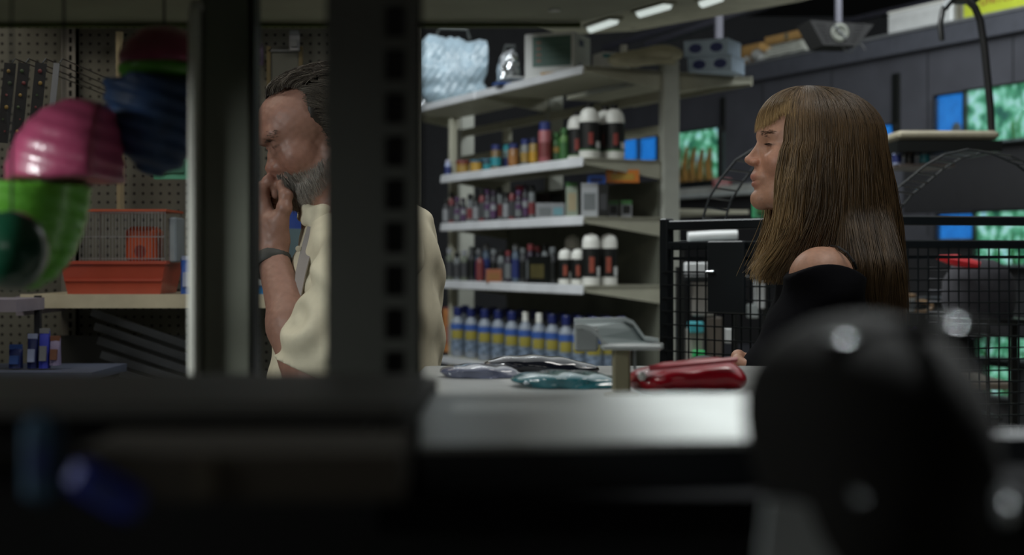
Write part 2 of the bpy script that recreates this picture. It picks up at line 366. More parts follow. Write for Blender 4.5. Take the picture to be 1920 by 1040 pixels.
# ------------------------------------------------------------------ goods on top of the aquarium wall
def wall_item(name, label, cat, x0, x1, h, mat, depth=.16, dz=.023, rot=0, group=None, back=.0, z=None):
    a, b = WP(x0), WP(x1); c = (a+b)/2+gx*(.05+back); Wd = (a-b).length
    t = empty(name, label, cat, (c.x, c.y, (ztop+dz) if z is None else z), G27+rot, group); return t, Wd
t, W_ = wall_item('storage_box', 'long white lidded carton on top of the dark wall, left of yellow box', 'box', 1670, 1790, .2, wbox)
MB().box((0, 0, .085), (.17, W_, .17), bev=.012).build('body', wbox, t); MB().box((0, 0, .18), (.175, W_*1.0, .02), bev=.006).build('lid', white, t)
t, W_ = wall_item('carton', 'small grey white carton squeezed between long white carton and yellow box', 'box', 1794, 1813, .2, wbox)
MB().box((0, 0, .08), (.15, W_, .16)).build('body', M('grey_card', (140, 140, 130), .7), t); MB().box((-.076, 0, .08), (.002, W_*.4, .16)).build('tape', M('tape', (110, 106, 90), .4), t)
t, W_ = wall_item('lime_box', 'lime yellow carton with red lettering on top of the dark wall', 'box', 1816, 1960, .3, yel)
lime = M('lime_card', (172, 184, 52), .6, var=.06)
MB().box((0, 0, .16), (.2, W_, .32)).build('body', lime, t)
MB().box((0, 0, .323), (.2, W_, .004)).build('flap', lime, t)
cu = bpy.data.curves.new('lettering', 'FONT'); cu.body = 'UNITED'; cu.size = .085; cu.extrude = .001; cu.align_x = 'CENTER'; cu.space_character = 1.15
tx = bpy.data.objects.new('lettering', cu); C.objects.link(tx); dg = bpy.context.evaluated_depsgraph_get(); me = bpy.data.meshes.new_from_object(tx.evaluated_get(dg))
bpy.data.objects.remove(tx); tx = bpy.data.objects.new('lettering', me); me.materials.append(M('red_ink', (140, 60, 48), .6)); C.objects.link(tx); tx.parent = t
tx.rotation_euler = (PI/2, 0, -PI/2); tx.location = (-.102, .03, .075)
for x0, x1, hh, z0, lab in ((1316, 1398, .085, .12, 'long brown cardboard tray lying behind the blue boxes'), (1440, 1545, .06, .13, 'flat brown cardboard box lying on white sheets beside the hanging speaker')):
    t, W_ = wall_item('cardboard_box', lab, 'box', x0, x1, hh, kraft)
    t.location.z = ztop+.023 if 'tray' in lab else ztop+.155
    if 'tray' in lab:
        t.location = WP(1362)+gx*.3; t.location.z = ztop+.024
    if 'tray' in lab: hh = .24
    MB().box((0, 0, hh/2), (.3 if 'tray' not in lab else .2, W_*(.75 if 'tray' in lab else .8), hh*(1 if 'tray' in lab else 1.2)), bev=.004).build('body', kraft, t); MB().box((-.151, 0, hh*.5), (.002, .05, hh)).build('tape', M('tape', (110, 106, 90), .4), t)
mt = MB(); 
t = empty('paper_stack', 'crumpled white paper sheets spilling over the dark wall top', 'paper', WP(1480)+gx*.05+Vector((0, 0, ztop+.04)), G27)
for q in range(6):
    n = 10; V = []; Ls = .60-.03*q; z0 = .017*q
    for i in range(n+1):
        for j in (0, 1): V.append((-.11+.2*j-.01*(q % 2), -Ls/2+Ls*i/n+.02*math.sin(q*2.3), z0+.004*math.sin(i*1.7+q*2)+.004))
    Fs = [(i*2, i*2+1, i*2+3, i*2+2) for i in range(n)]
    V2 = [(a, b, c+.011) for a, b, c in V]; E_ = list(range(0, 2*n+2, 2)); m = MB(); o_ = len(V)
    m.add(V+V2, Fs+[tuple(o_+k for k in f) for f in Fs]+[(i*2, i*2+2, o_+i*2+2, o_+i*2) for i in range(n)]+[(i*2+1, i*2+3, o_+i*2+3, o_+i*2+1) for i in range(n)]+[(0, 1, o_+1, o_), (2*n, 2*n+1, o_+2*n+1, o_+2*n)])
    m.build('sheet', M('paper', (196, 198, 190), .8), t)
t = empty('plastic_sack', 'crumpled white plastic sack bunched at the left end of the papers', 'bag', WP(1418)+gx*.04+Vector((0, 0, ztop+.024)), G27)
s = SDF()
for q in range(8): s.ell((R.uniform(-.06, .06), R.uniform(-.13, .13), R.uniform(.03, .09)), (.05, .07, R.uniform(.03, .06)), .02)
V, Q = sdf_mesh(s.ev, (-.15, -.25, -.03), (.15, .25, .2), .009); V[:, 2] = np.maximum(V[:, 2], 0); np_mesh('sack_body', V, Q, M('sack_white', (190, 192, 190), .35, bump=.8, scale=40), t)
MB().tube([(0, .16, .05), (0, .2, .09), (0, .22, .07)], [.02, .012, .02], 7).build('knot', M('sack_white', (190, 192, 190), .35), t, True)
# hanging loudspeaker with round cone and wire
t = empty('hanging_speaker', 'black wedge speaker with slotted grille hung from a grey rod', 'speaker', at(1578, 62, 8.2), .12)
s_ = 8.2/F
prof = [(-64, 22), (60, 16), (28, -24), (-38, -24)]
MB().prism([(a*s_, b*s_) for a, b in prof], 'y', -.02, .22).build('cabinet', M('speaker_black', (6, 6, 7), .95), t)
for q in range(6):
    z = (16-6*q)*s_
    for sg in (-1, 1): MB().box((sg*(38-2.6*q)*s_-.01, -.024, z), (.055-.006*q*.8, .006, .006)).build('grille_slat', M('grille_grey', (16, 16, 18), .9), t)
o_ = MB().lathe([(.055, 0), (.055, .006), (.04, .012), (.02, .002), (.012, .008), (.001, .01)], 20).build('cone', M('cone_silver', (70, 72, 66), .6, .2), t, True); o_.rotation_euler = (PI/2, 0, 0)
o_.location = (-.02, -.022, .0)
MB().box((-.02, -.036, 0), (.012, .006, .11), RY(-.75)).build('bar', chrome, t)
MB().tube([(.01, .08, 22*s_), (.01, .08, 4.3-t.location.z)], .022, 8).build('hanger_rod', M('lavender_paint', (62, 62, 72), .6), t)
MB().tube([at(1580+q*7, 90+10*math.sin(q*1.1), 8.15)-t.location if q else Vector((.0, 0, -24*s_)) for q in range(7)], .004, 5).build('wire', blk, t)
rod = MB().tube([at(1348, 84, 9.0), at(1348, -75, 9.0)], .028, 8).build('ceiling_rod', M('lavender_paint', (62, 62, 72), .6))
setp(rod, 'pale lavender rod coming down from the ceiling behind brown cardboard', 'rod')
rod.data.transform(Matrix.Translation(Vector((0, 0, 0))))
for v in rod.data.vertices:
    if v.co.z > 3.0: v.co.z = 4.3
# ------------------------------------------------------------------ white gondola with goods
gon = empty('gondola_shelving', 'beige metal double sided store shelving with white price rails', 'shelving', G0, G27)
Lg = 1.75; TOP, S2, S3, S4, S5 = 2.325, 1.859, 1.563, 1.2125, .750
def bracket(x0, x1, y, z, h0, h1, nm='bracket'):
    return MB().prism([(x0, z), (x1, z), (x1, z-h1), (x0, z-h0)], 'y', y, y+.012).build(nm, steel, gon)
def shelf(z, L0, L1, x0=0, x1=.463, lip=.044, tilt=0):
    b = MB().box(((x0+x1)/2, (L0+L1)/2, z-.012), (x1-x0-.004, L1-L0, .022)).build('shelf_board', steel, gon)
    f = MB().box((x0-.006, (L0+L1)/2, z-.022), (.014, L1-L0, lip), RY(.12), bev=.004).build('price_rail', steelw, b)
    bracket(x0+.01, x1, L0, z-.004, .03, .095); bracket(x0+.01, x1, L1-.012, z-.004, .03, .095)
    return b
shelf(TOP, 0, 1.25); shelf(TOP, 1.26, 2.5)
for z in (S2, S3, S4): shelf(z, 0, Lg, lip=.050)
shelf(S5, 0, Lg); shelf(.35, 0, Lg)
x2 = .463+.11; x3 = 1.04
b = MB().box(((x2+x3)/2, .6, TOP-.012), (x3-x2, 1.2, .022)).build('shelf_board', steel, gon); MB().box((x3, .6, TOP-.02), (.014, 1.2, .05)).build('price_rail', steel, b)
bracket(x3, x2, 0, TOP-.004, .03, .095)
b = MB().box(((x2+x3)/2, .9, 1.60), (x3-x2, 1.75, .022)).build('shelf_board', steel, gon)
for L in (0, 1.25, 2.5):
    u = MB()
    u.box((.518, L-.02+.03, TOP/2+.03), (.106, .05, TOP+.06), bev=.008); u.build('upright', M('post_white', (150, 152, 144), .5, var=.06), gon)
for z in (2.2, 2.02): MB().box((.49, 1.25, z), (.03, 2.5, .05)).build('cross_rail', steel, gon)
for L in (.85, Lg-.04): MB().box((.43, L, 2.12), (.04, .07, .09), bev=.01).build('rail_tab', M('tab_cream', (176, 176, 160), .5), gon)
MB().box((.455, Lg/2+.01, (S2+.04)/2-.05), (.012, Lg, S2-.15)).build('back_panel', M('gondola_back', (92, 94, 84), .7), gon)
MB().box((.10, Lg+.06, (TOP-.1)/2), (.05, .04, TOP-.1), bev=.008).build('corner_post', steel, gon)
MB().box((.24, Lg/2, .06), (.44, Lg, .12)).build('kick_plate', dgrey, gon)

# product makers, origin at the base, label facing local -y
def dome_bottle():
    t = empty('pet_shampoo_bottle', '', 'bottle')
    r = .053; h = .283
    MB().lathe([(r*.92, 0), (r, .012), (r, .185), (r*.99, .205), (r*.88, .232), (r*.62, .25), (.02, .258)], 20).build('body', white, t, True)
    MB().arc(r, .04, .185, -PI, 0, 12).build('label_band', blk, t)
    MB().arc(r+.001, .07, .13, -1.85, -1.4, 4).build('red_print', M('dull_red', (120, 44, 38)), t); MB().arc(r+.001, .05, .085, -1.1, -.35, 4).build('white_square', wbox, t)
    MB().arc(r+.001, .04, .047, -PI, 0, 10).build('green_line', grn, t)
    MB().lathe([(.019, .256), (.02, .28), (.016, .284)], 12).build('cap', blk, t); return t
def round_bottle(body, cap, lab, r=.03, h=.18, lab2=None, name='bottle', neck=.5, caph=.16, capr=.75):
    t = empty(name, '', 'bottle')
    MB().lathe([(r*.93, 0), (r, h*.03), (r, h*.66), (r*.9, h*.74), (r*neck, h*.82), (r*neck, h*.86)], 14).build('body', body, t, True)
    MB().arc(r, h*.12, h*.6, -PI-.3, .3, 10).build('label_band', lab, t)
    if lab2: MB().arc(r+.001, h*.36, h*.54, -2.5, -.6, 8).build('print_band', lab2, t)
    MB().lathe([(r*capr, h*(1-caph)), (r*capr, h*.98), (r*capr*.85, h)], 12).build('cap', cap, t); return t
def can(body, cap, lab, r=.028, h=.16):
    t = empty('spray_can', '', 'can')
    MB().lathe([(r*.96, 0), (r, .006), (r, h*.76), (r*.85, h*.8)], 14).build('body', body, t, True)
    MB().arc(r, h*.15, h*.5, -PI, 0, 8).build('label_band', lab, t); MB().lathe([(r*.88, h*.79), (r*.86, h*.98), (r*.7, h)], 14).build('cap', cap, t); return t
def tub(body, lid, lab, r=.045, h=.09):
    t = empty('tub', '', 'tub')
    MB().lathe([(r*.93, 0), (r, h*.8)], 16).build('body', body, t, True); MB().arc(r*.97, h*.15, h*.65, -PI, 0, 9).build('label_band', lab, t)
    MB().lathe([(r*1.06, h*.8), (r*1.06, h*.97), (r*.9, h)], 16).build('lid', lid, t); return t
def carton(body, lab, w, d, h, top=None, name='carton'):
    t = empty(name, '', 'box')
    MB().box((0, 0, h/2), (w, d, h)).build('body', body, t); MB().box((0, -d/2-.001, h*.45), (w*.7, .002, h*.5)).build('label_panel', lab, t)
    if top: MB().box((0, 0, h-.01), (w*1.01, d*1.02, .022)).build('top_flap', top, t)
    return t
def pouch(body, lab, w, d, h):
    t = empty('pouch', '', 'pouch'); n = 6; V = []; fs = []
    for i in range(n+1):
        f = i/n; th = d*(1-f)**.6+.003
        for a in range(8):
            an = 2*PI*a/8; V.append((w/2*math.copysign(abs(math.cos(an))**.6, math.cos(an)), th/2*math.sin(an), h*f))
    for i in range(n):
        for a in range(8): b = (a+1) % 8; fs.append((i*8+a, i*8+b, i*8+8+b, i*8+8+a))
    fs += [tuple(range(7, -1, -1)), tuple(range(n*8, n*8+8))]
    MB().add(V, fs).build('body', body, t, True); MB().box((0, -d*.38, h*.4), (w*.62, .012, h*.4), RX(-.12)).build('label_panel', lab, t)
    MB().box((0, 0, h*1.0), (w*.9, .008, .012)).build('seal', lab, t); return t
def place(t, px, d, z, label, group, rz=0, copy=True):
    o = copy_tree(t) if copy else t
    while GL(px, d) < .05 and d < .40: d += .005
    L_ = GL(px, d); o.location = GW(d, L_, z); o.rotation_euler = (0, 0, rz); o['label'] = label
    if group: o['group'] = group
    return o
used = set()
def put(t, *a, **k):
    c = t.name in used; used.add(t.name); return place(t, *a, copy=c, **k)
ordw = ['first', 'second', 'third', 'fourth', 'fifth', 'sixth', 'seventh', 'eighth', 'ninth', 'tenth', 'eleventh', 'twelfth', 'thirteenth', 'fourteenth', 'fifteenth']
db = dome_bottle(); g = 'white domed bottles with black labels'
put(db, 1105, .07, S2, 'white domed bottle, black label, front left of the upper shelf pair', g, rz=.15)
put(db, 1152, .07, S2, 'white domed bottle, black label, front right of the upper shelf pair', g, rz=.1)
put(db, 1082, .20, S2, 'white domed bottle standing behind the upper shelf front left one', g)
put(db, 1135, .20, S2, 'white domed bottle half hidden between the upper shelf front two', g)
cap_off = []
g4 = 'white topped bottles on the third shelf'
def domed(name, r, h):
    t = empty(name, '', 'bottle')
    MB().lathe([(r*.95, 0), (r, .01), (r, h*.80), (r*.97, h*.86), (r*.88, h*.925), (r*.68, h*.97), (r*.35, h*.995)], 18).build('body', white, t, True)
    MB().arc(r, h*.16, h*.72, -PI, 0, 12).build('label_band', blk, t); MB().arc(r+.001, h*.25, h*.55, -1.9, -1.35, 4).build('red_print', M('orange_red', (130, 60, 44), .5), t)
    MB().arc(r+.001, h*.18, h*.36, -1.0, -.35, 3).build('white_square', wbox, t); MB().lathe([(r*.22, h*.99), (r*.18, h*1.01)], 10).build('cap', white, t); return t
d4 = domed('white_topped_bottle', .045, .262); d4s = domed('short_white_topped_bottle', .036, .185)
put(d4, 1108, .06, S4, 'tall white domed bottle, left of the front two on third shelf', g4, rz=.1)
put(d4, 1141, .06, S4, 'tall white domed bottle, right end of the front two on third shelf', g4)
put(d4, 1074, .22, S4, 'tall white domed bottle at the back of the third shelf', g4)
put(d4s, 1060, .06, S4, 'short white domed bottle, leftmost of the third shelf white ones', g4)
put(d4s, 1084, .07, S4, 'short white domed bottle between short and tall ones on third shelf', g4)
# upper shelf (S2), left part
whiteblue = M('pale_blue', (150, 160, 190), .5); dblue = M('dark_blue', (28, 40, 92), .45); yel2 = M('dull_yellow', (130, 104, 46), .5); amber = M('amber', (116, 78, 36), .5)
S2items = [(round_bottle(whiteblue, M('white_cap', (170, 170, 190)), dblue, .02, .1), 840, .05, 'small pale blue bottle at the left end of upper shelf'),
 (tub(amber, redp, yel2, .042, .085), 868, .06, 'yellow tub with red lid, left end of upper shelf'),
 (tub(M('gold', (160, 120, 30)), M('teal_lid', (40, 84, 104)), yel, .036, .075), 893, .05, 'yellow tub with dark teal lid next to red lidded tub'),
 (tub(dgrey, M('teal_lid', (40, 84, 104)), teal, .036, .085), 912, .12, 'dark tub with teal lid behind the yellow ones'),
 (can(M('brown_can', (94, 74, 40)), dblue, teal, .03, .145), 930, .05, 'navy capped spray can with teal label, leftmost can of upper shelf'),
 (can(M('greyteal', (90, 110, 110)), teal, dblue, .022, .15), 950, .14, 'thin grey can with teal top behind the orange one'),
 (can(amber, dblue, M('orange_lab', (132, 88, 40)), .03, .135), 963, .05, 'orange brown spray can with navy cap'),
 (can(M('grey_can', (96, 98, 96)), dblue, yel2, .026, .15), 985, .05, 'grey and yellow spray can with navy cap'),
 (can(yel2, M('dark_cap', (26, 30, 58)), M('gold', (160, 120, 30)), .024, .155), 1001, .08, 'yellow spray can with dark cap beside the tall one'),
 (can(M('pinkish', (130, 70, 74)), dblue, redp, .036, .225), 1022, .05, 'tallest spray can, blue cap and red label, upper shelf'),
 (round_bottle(grn, grn, M('dk_green', (40, 76, 44)), .03, .17, yel2), 1043, .12, 'green bottle just right of the tallest spray can'),
 (round_bottle(M('lgreen', (80, 120, 60)), grn, grn, .026, .19), 1058, .14, 'bright green bottle behind the white domed bottles')]
for t, px, d, lab in S2items: put(t, px, d, S2, lab, 'goods on the upper shelf')
# second shelf (S3)
purple = M('purple', (66, 40, 74), .5); maroon = M('maroon', (98, 36, 40), .5); pink = M('pink_print', (160, 50, 76), .5); greyl = M('grey_lab', (92, 96, 98), .6)
pw = M('pale_white', (118, 120, 124), .6); dpur = M('dark_plum', (36, 26, 42), .5)
S3i = []
xs = 836
for q in range(15):
    k = q % 5; h = R.uniform(.15, .20)
    kinds = [lambda: round_bottle(dgrey, blk, pw, .02, h), lambda: round_bottle(maroon, blk, dgrey, .019, h), lambda: round_bottle(dpur, purple, greyl, .021, h, purple),
             lambda: round_bottle(dgrey, dpur, purple, .019, h, pw), lambda: can(greyl, blk, maroon, .02, h)]
    nm = ['black bottle with a pale label', 'dull red bottle with black cap', 'plum bottle with grey print', 'dark bottle with purple label', 'grey can with maroon label'][k]
    t = kinds[k](); lab = nm+', '+ordw[q]+' along the second shelf counted from its left end'
    put(t, xs, R.uniform(.04, .1), S3, lab, 'slim bottles on the second shelf'); xs += R.uniform(10.5, 13)
put(round_bottle(pink, pink, redp, .03, .2), 975, .14, S3, 'bright pink red bottle standing tallest in middle of second shelf', None)
put(carton(pw, greyl, .1, .07, .085), 1022, .06, S3, 'low pale grey carton in the middle of the second shelf', None)
put(carton(pw, M('teal_soft', (90, 130, 140)), .07, .06, .08), 1046, .07, S3, 'low pale carton with teal panel left of the green carton', None)
put(carton(blk, dgrey, .26, .07, .15), 1022, .24, S3, 'wide black carton at the back of the second shelf', None, rz=G27-PI/2)
put(carton(M('gw', (130, 140, 126)), M('beige_pr', (150, 138, 110)), .06, .06, .185, grn), 1072, .10, S3, 'tall green topped carton on the second shelf', None)
put(carton(M('greyw', (140, 143, 146)), greyl, .085, .085, .17, M('grey_top', (120, 122, 124))), 1106, .09, S3, 'tall pale grey carton at front right of second shelf', None, rz=-.1)
put(carton(blk, dgrey, .05, .1, .165), 1130, .14, S3, 'tall black carton tight against the pale grey carton', None)
put(carton(pw, blk, .05, .05, .085, grn), 1150, .24, S3, 'small white carton with green top, left of the matching pair', 'small green topped cartons')
put(carton(pw, blk, .055, .05, .085, grn), 1174, .26, S3, 'small white carton with green top, right of the matching pair', 'small green topped cartons')
o = put(carton(blue, dblue, .09, .07, .04), 1118, .12, S3+.17, 'flat blue box lying on top of the tall grey carton', None)
o = put(carton(M('amber_box', (178, 104, 40), .3, coat=1), yel, .17, .09, .065), 1166, .16, S2-.12, 'amber orange box clipped right under the upper shelf end', None)
MB().box((0, 0, .085), (.02, .06, .045)).build('hanging_clip', chrome, o)
MB().lathe([(.012, 0), (.001, .008)], 10, (-.04, -.05, .05)).build('shiny_cap', white, o, True)
# third shelf (S4)
S4c = [(greyl, blk, dgrey), (dgrey, greyl, blk), (M('grgr', (84, 90, 78)), pw, dgrey), (dpur, maroon, greyl), (M('slate', (70, 84, 100)), pw, dblue)]
nm4 = ['grey bottle with black cap', 'dark bottle with grey cap', 'green grey bottle with white cap', 'plum bottle with maroon cap', 'slate blue bottle with white cap']
xs = 843
for q in range(15):
    k = [2, 0, 2, 1, 4, 4, 1, 0, 3, 4, 1, 3, 3, 0, 1][q]; b_, c_, l_ = S4c[k]; t = round_bottle(b_, c_, l_, .023, R.uniform(.17, .225), neck=.6)
    put(t, xs, R.uniform(.05, .12), S4, nm4[k]+', '+ordw[q]+' along the third shelf counted from its left end', 'bottles on the third shelf'); xs += 13.8
put(round_bottle(redp, dgrey, redp, .024, .17), 900, .03, S4, 'bright red bottle toward the left of the third shelf', None)
put(carton(M('orange_card', (128, 74, 44)), amber, .09, .05, .075), 926, .025, S4, 'low orange carton at the front edge of third shelf', None)
t = carton(blk, M('olive_print', (70, 64, 34)), .22, .05, .15); put(t, 1015, .045, S4, 'wide black display carton with a dull yellow stripe, third shelf', None, rz=G27-PI/2)
# bottom visible shelf (S5): two rows of blue, white and yellow bottles
wl_ = M('whitelab', (122, 130, 142), .5); lb = M('label_blue', (44, 76, 140), .5)
mott = M('mottled_label', (96, 110, 128), .5, var=.75, scale=55)
base = round_bottle(wl_, navy, mott, .041, .30, M('lemon', (134, 124, 50), .5), 'jug', .42, .17, .62)
basew = round_bottle(wl_, white, mott, .041, .30, M('lemon', (134, 124, 50), .5), 'white_capped_jug', .42, .17, .45)
for b_ in (base, basew): MB().arc(.0425, .165, .20, -PI-.3, .3, 10).build('blue_band', lb, b_)
xs = 858
for q in range(13):
    w_ = q in (5, 6); 
    put(basew if w_ else base, xs, .07+.02*(q % 2), S5+.0, ('white capped' if w_ else 'blue capped')+' bottle with yellow band, '+ordw[q]+' from the left in front row, lowest visible shelf', 'blue and yellow bottles on the lowest visible shelf'); xs += 25.5
xs = 872
for q in range(11):
    put(base, xs, .27, S5+.0, 'blue capped bottle, '+ordw[q]+' from the left in the back row, lowest visible shelf', 'blue and yellow bottles on the lowest visible shelf'); xs += 26
put(pouch(M('orange_bag', (150, 92, 36)), redp, .12, .07, .28), 848, .20, S5, 'orange pouch beside the blue capped bottles at the left end', None)
# ------------------------------------------------------------------ goods on the top shelf
clear = M('cloudy_plastic', (120, 138, 150), .4, var=.25, bump=.5, scale=9, coat=.25); foil = M('silver_foil', (190, 194, 200), .25, .9, bump=1, scale=18)
def bag(name, label, cat, px, d, wd, h, dp, mat, seed, hang=False):
    t = empty(name, label, cat, GW(d, GL(px, d), TOP), .25); rr = random.Random(seed); s = SDF()
    s.ell((0, 0, h*.45), (wd*.5, dp*.5, h*.5), .02); s.ell((0, 0, h*.15), (wd*.48, dp*.5, h*.2), .03)
    for q in range(9): s.ell((rr.uniform(-.42, .42)*wd, -dp*.2*rr.random(), rr.uniform(.1, .85)*h), (rr.uniform(.12, .25)*wd+.01, dp*.38, rr.uniform(.12, .25)*h), .03, axes=None)
    def fn(P): return s.ev(P)+.004*np.sin(P[:, 0]*60+P[:, 2]*35+3*np.sin(P[:, 0]*21))*np.sin(P[:, 2]*48+seed)+.003*np.sin(P[:, 0]*130-P[:, 2]*90)
    V, Q = sdf_mesh(fn, (-wd*.75, -dp, -.06), (wd*.75, dp, h*1.25), .009); V[:, 2] = np.maximum(V[:, 2], 0)
    V[:, 0] = np.clip(V[:, 0], -wd*.5, wd*.5)
    np_mesh('bag_body', V, Q, mat, t)
    MB().tube([(-wd*.25, -dp*.2, h*.92), (-wd*.2, -dp*.3, h*1.05), (wd*.2, -dp*.3, h*1.05), (wd*.25, -dp*.2, h*.92)], .01, 7).build('carry_strip', M('strip_dark', (50, 54, 54), .5), t)
    return t
bag('clear_bag', 'large cloudy plastic bag at the left end of the top shelf', 'bag', 846, .15, .44, .45, .2, clear, 3)
bag('foil_bag', 'crumpled silver foil bag between plastic bag and white carton', 'bag', 954, .2, .13, .26, .1, foil, 8)
bag('clear_bag', 'grey plastic bag crammed behind the large cloudy one', 'bag', 805, .30, .3, .42, .12, foil, 21)
t = empty('appliance_box', 'white carton with dark green print panel on the top shelf', 'box', GW(.20, GL(1046, .20), TOP), -.40); 
MB().box((0, 0, .125), (.29, .26, .25), bev=.004).build('body', wbox, t)
MB().box((.015, -.131, .15), (.225, .003, .165)).build('green_panel', M('panel_green', (56, 86, 78), .5), t)
for q in range(4):
    MB().box((-.06, -.134, .1+.033*q), (.028, .002, .012)).build('red_mark', M('mark_red', (120, 84, 70), .5), t)
    MB().box((.04, -.134, .1+.033*q), (.13, .002, .004)).build('text_line', M('panel_line', (70, 96, 84), .5), t)
for z in (.06, .19): MB().box((.146, -.02, z+.01), (.003, .07, .035)).build('navy_mark', dblue, t)
MB().box((.0, -.131, .03), (.1, .002, .012)).build('print_stripe', kraft, t)
t = empty('folded_leaflets', 'blue grey leaflets lying in front of the foil bag', 'leaflet', GW(.05, GL(960, .05), TOP), .3)
for q in range(4): MB().box((.01*q, .004*q, .006+.012*q), (.2-.02*q, .1, .01), RZ(.05*q)).build('leaflet', [lb, greyl, M('slate', (70, 84, 100)), wbox][q], t)
t = empty('striped_box', 'small white box with teal stripes behind the white carton', 'box', GW(.35, GL(1146, .35), TOP), .4)
MB().box((0, 0, .06), (.16, .12, .12)).build('body', wbox, t)
for z in (.02, .1): MB().box((0, -.061, z), (.16, .003, .018)).build('stripe', teal, t)
MB().box((.05, -.05, .14), (.03, .03, .05)).build('clip', white, t)
t = empty('beige_cloth', 'folded beige drape lying on the top shelf beside the post', 'cloth', GW(.3, GL(1205, .3), TOP), .3)
s = SDF(); [s.ell((x, y, .03+.05*z), (.09, .07, .04), .04) for x, y, z in ((-.1, 0, .0), (0, .02, .4), (.09, 0, .75), (.14, .02, .9))]
V, Q = sdf_mesh(s.ev, (-.25, -.15, -.06), (.3, .15, .2), .01); V[:, 2] = np.maximum(V[:, 2], 0); np_mesh('cloth_body', V, Q, M('beige_cloth', (140, 136, 116), .85, bump=.5), t)
MB().box((0, -.06, .02), (.3, .01, .02)).build('hem', M('beige_cloth', (140, 136, 116), .85), t)
bb = M('powder_blue_card', (150, 166, 184), .6); 
for q, (z, px, lab) in enumerate(((0, 1343, 'powder blue box with dark oval prints, lower of the two stacked'), (.085, 1336, 'powder blue box with dark oval prints, upper of the two stacked'))):
    d = .82; t = empty('shoe_box', lab, 'box', GW(d, .12, TOP+z), G27+PI/2, 'stacked powder blue boxes')
    t.location = at(px, 100, 7.35); t.location.z = TOP+z; t.rotation_euler.z = -.48
    MB().box((0, 0, .041), (.24, .22, .082)).build('body', bb, t); MB().box((0, 0, .079), (.244, .224, .01)).build('lid', M('lid_blue', (140, 154, 170), .6), t)
    for x in (-.055, .06):
        m = MB().lathe([(.024, 0), (.024, .002)], 14); m.v = [(a*1.5+x, -.1115-c, .04+b) for a, b, c in m.v]; m.build('oval_print', dblue, t)
t = MB()
# ------------------------------------------------------------------ pegboard unit on the left
PZ = 4.0
peg = peg_mat()
pb = empty('pegboard_unit', 'grey pegboard shelving back with slotted upright at the far left aisle', 'shelving', (-.95, PZ, 0))
MB().box((-.30, .01, 1.06), (1.55, .02, 2.12)).build('pegboard_panel', peg, pb); MB().box((.585, .01, 1.06), (.20, .02, 2.12)).build('pegboard_panel', peg, pb)
def slotted(nm, x, y, w_, z0, z1, parent, mat, pitch=.0254, sl=.016, side=1, dp=.03):
    m = MB(); m.box((x, y+dp/2+.002, (z0+z1)/2), (w_, dp, z1-z0)); m.build(nm, M('slot_dark', (10, 10, 10), .8), parent)
    f = MB(); sw = w_*.22; cx = x+side*w_*.25
    e0, e1 = x-w_/2, x+w_/2; s0, s1 = cx-sw/2, cx+sw/2
    f.box(((e0+s0)/2, y-.001, (z0+z1)/2), (s0-e0, .004, z1-z0)); f.box(((s1+e1)/2, y-.001, (z0+z1)/2), (e1-s1, .004, z1-z0))
    z = z0
    while z < z1: f.box((cx, y-.001, z+(pitch-sl)/2), (sw, .004, pitch-sl)); z += pitch
    f.box((e0+.0015, y+dp/2, (z0+z1)/2), (.003, dp+.004, z1-z0)); f.box((e1-.0015, y+dp/2, (z0+z1)/2), (.003, dp+.004, z1-z0))
    return f.build('slotted_face', mat, parent)
slotted('upright', -.318, -.035, .04, 0, 2.15, pb, M('peg_upright', (120, 118, 112), .5), side=.6)
slotted('upright', .48, -.035, .04, 0, 2.15, pb, M('peg_upright', (120, 118, 112), .5), side=.6)
zs = EYE+(HY-552)/F*3.62
sb = MB().box((.12, -.2, zs-.012), (.90, .36, .022)).build('shelf_board', M('warm_white', (206, 198, 172), .5), pb)
MB().box((.12, -.385, zs-.017), (.90, .012, .036)).build('price_rail', M('warm_white', (206, 198, 172), .5), sb)
MB().box((-.335, -.2, zs-.03), (.02, .36, .05)).build('bracket', M('lilac_grey', (140, 134, 146), .5), pb)
MB().box((.63, -.2, zs-.012), (.11, .36, .03)).build('shelf_board', M('warm_white', (206, 198, 172), .5), pb)
MB().box((0.1, -.15, 2.13), (1.15, .3, .02)).build('top_board', steel, pb)
# hamster cage
t = empty('hamster_cage', 'small wire cage on an orange plastic base, on the lit shelf', 'cage', (0, 0, 0)); c0 = at(231, 547, 3.75); t.location = (c0.x, 3.75, zs)
sc_ = 3.75/F; bw, bd, bh = 192*sc_, .2, 58*sc_
MB().add([(-bw*.44, -bd*.44, 0), (bw*.44, -bd*.44, 0), (bw*.44, bd*.44, 0), (-bw*.44, bd*.44, 0), (-bw/2, -bd/2, bh), (bw/2, -bd/2, bh), (bw/2, bd/2, bh), (-bw/2, bd/2, bh)],
 [(0, 3, 2, 1), (4, 5, 6, 7), (0, 1, 5, 4), (1, 2, 6, 5), (2, 3, 7, 6), (3, 0, 4, 7)]).build('base_tray', orange, t)
MB().box((0, 0, bh), (bw*1.03, bd*1.04, .008)).build('rim', orange, t); MB().box((0, -bd*.47, bh*.45), (bw*.93, .006, .006)).build('rib', orange, t)
wm = M('cage_wire', (150, 150, 150), .35, .7); cw0, cw1, chh = -62*sc_, 94*sc_, 152*sc_
n = 26
for i in range(n+1):
    x = cw0+(cw1-cw0)*i/n; MB().tube([(x, -bd*.45, bh), (x, -bd*.45, chh)], .0011, 4, False).build('wire', wm, t)
for z in (bh+.01, (bh+chh)/2, chh-.004):
    MB().tube([(cw0, -bd*.455, z), (cw1, -bd*.455, z)], .0016, 4).build('cross_wire', wm, t)
for x in (cw0, cw1): MB().tube([(x, -bd*.45, bh), (x, -bd*.45, chh), (x, bd*.45, chh), (x, bd*.45, bh)], .002, 5).build('corner_wire', wm, t)
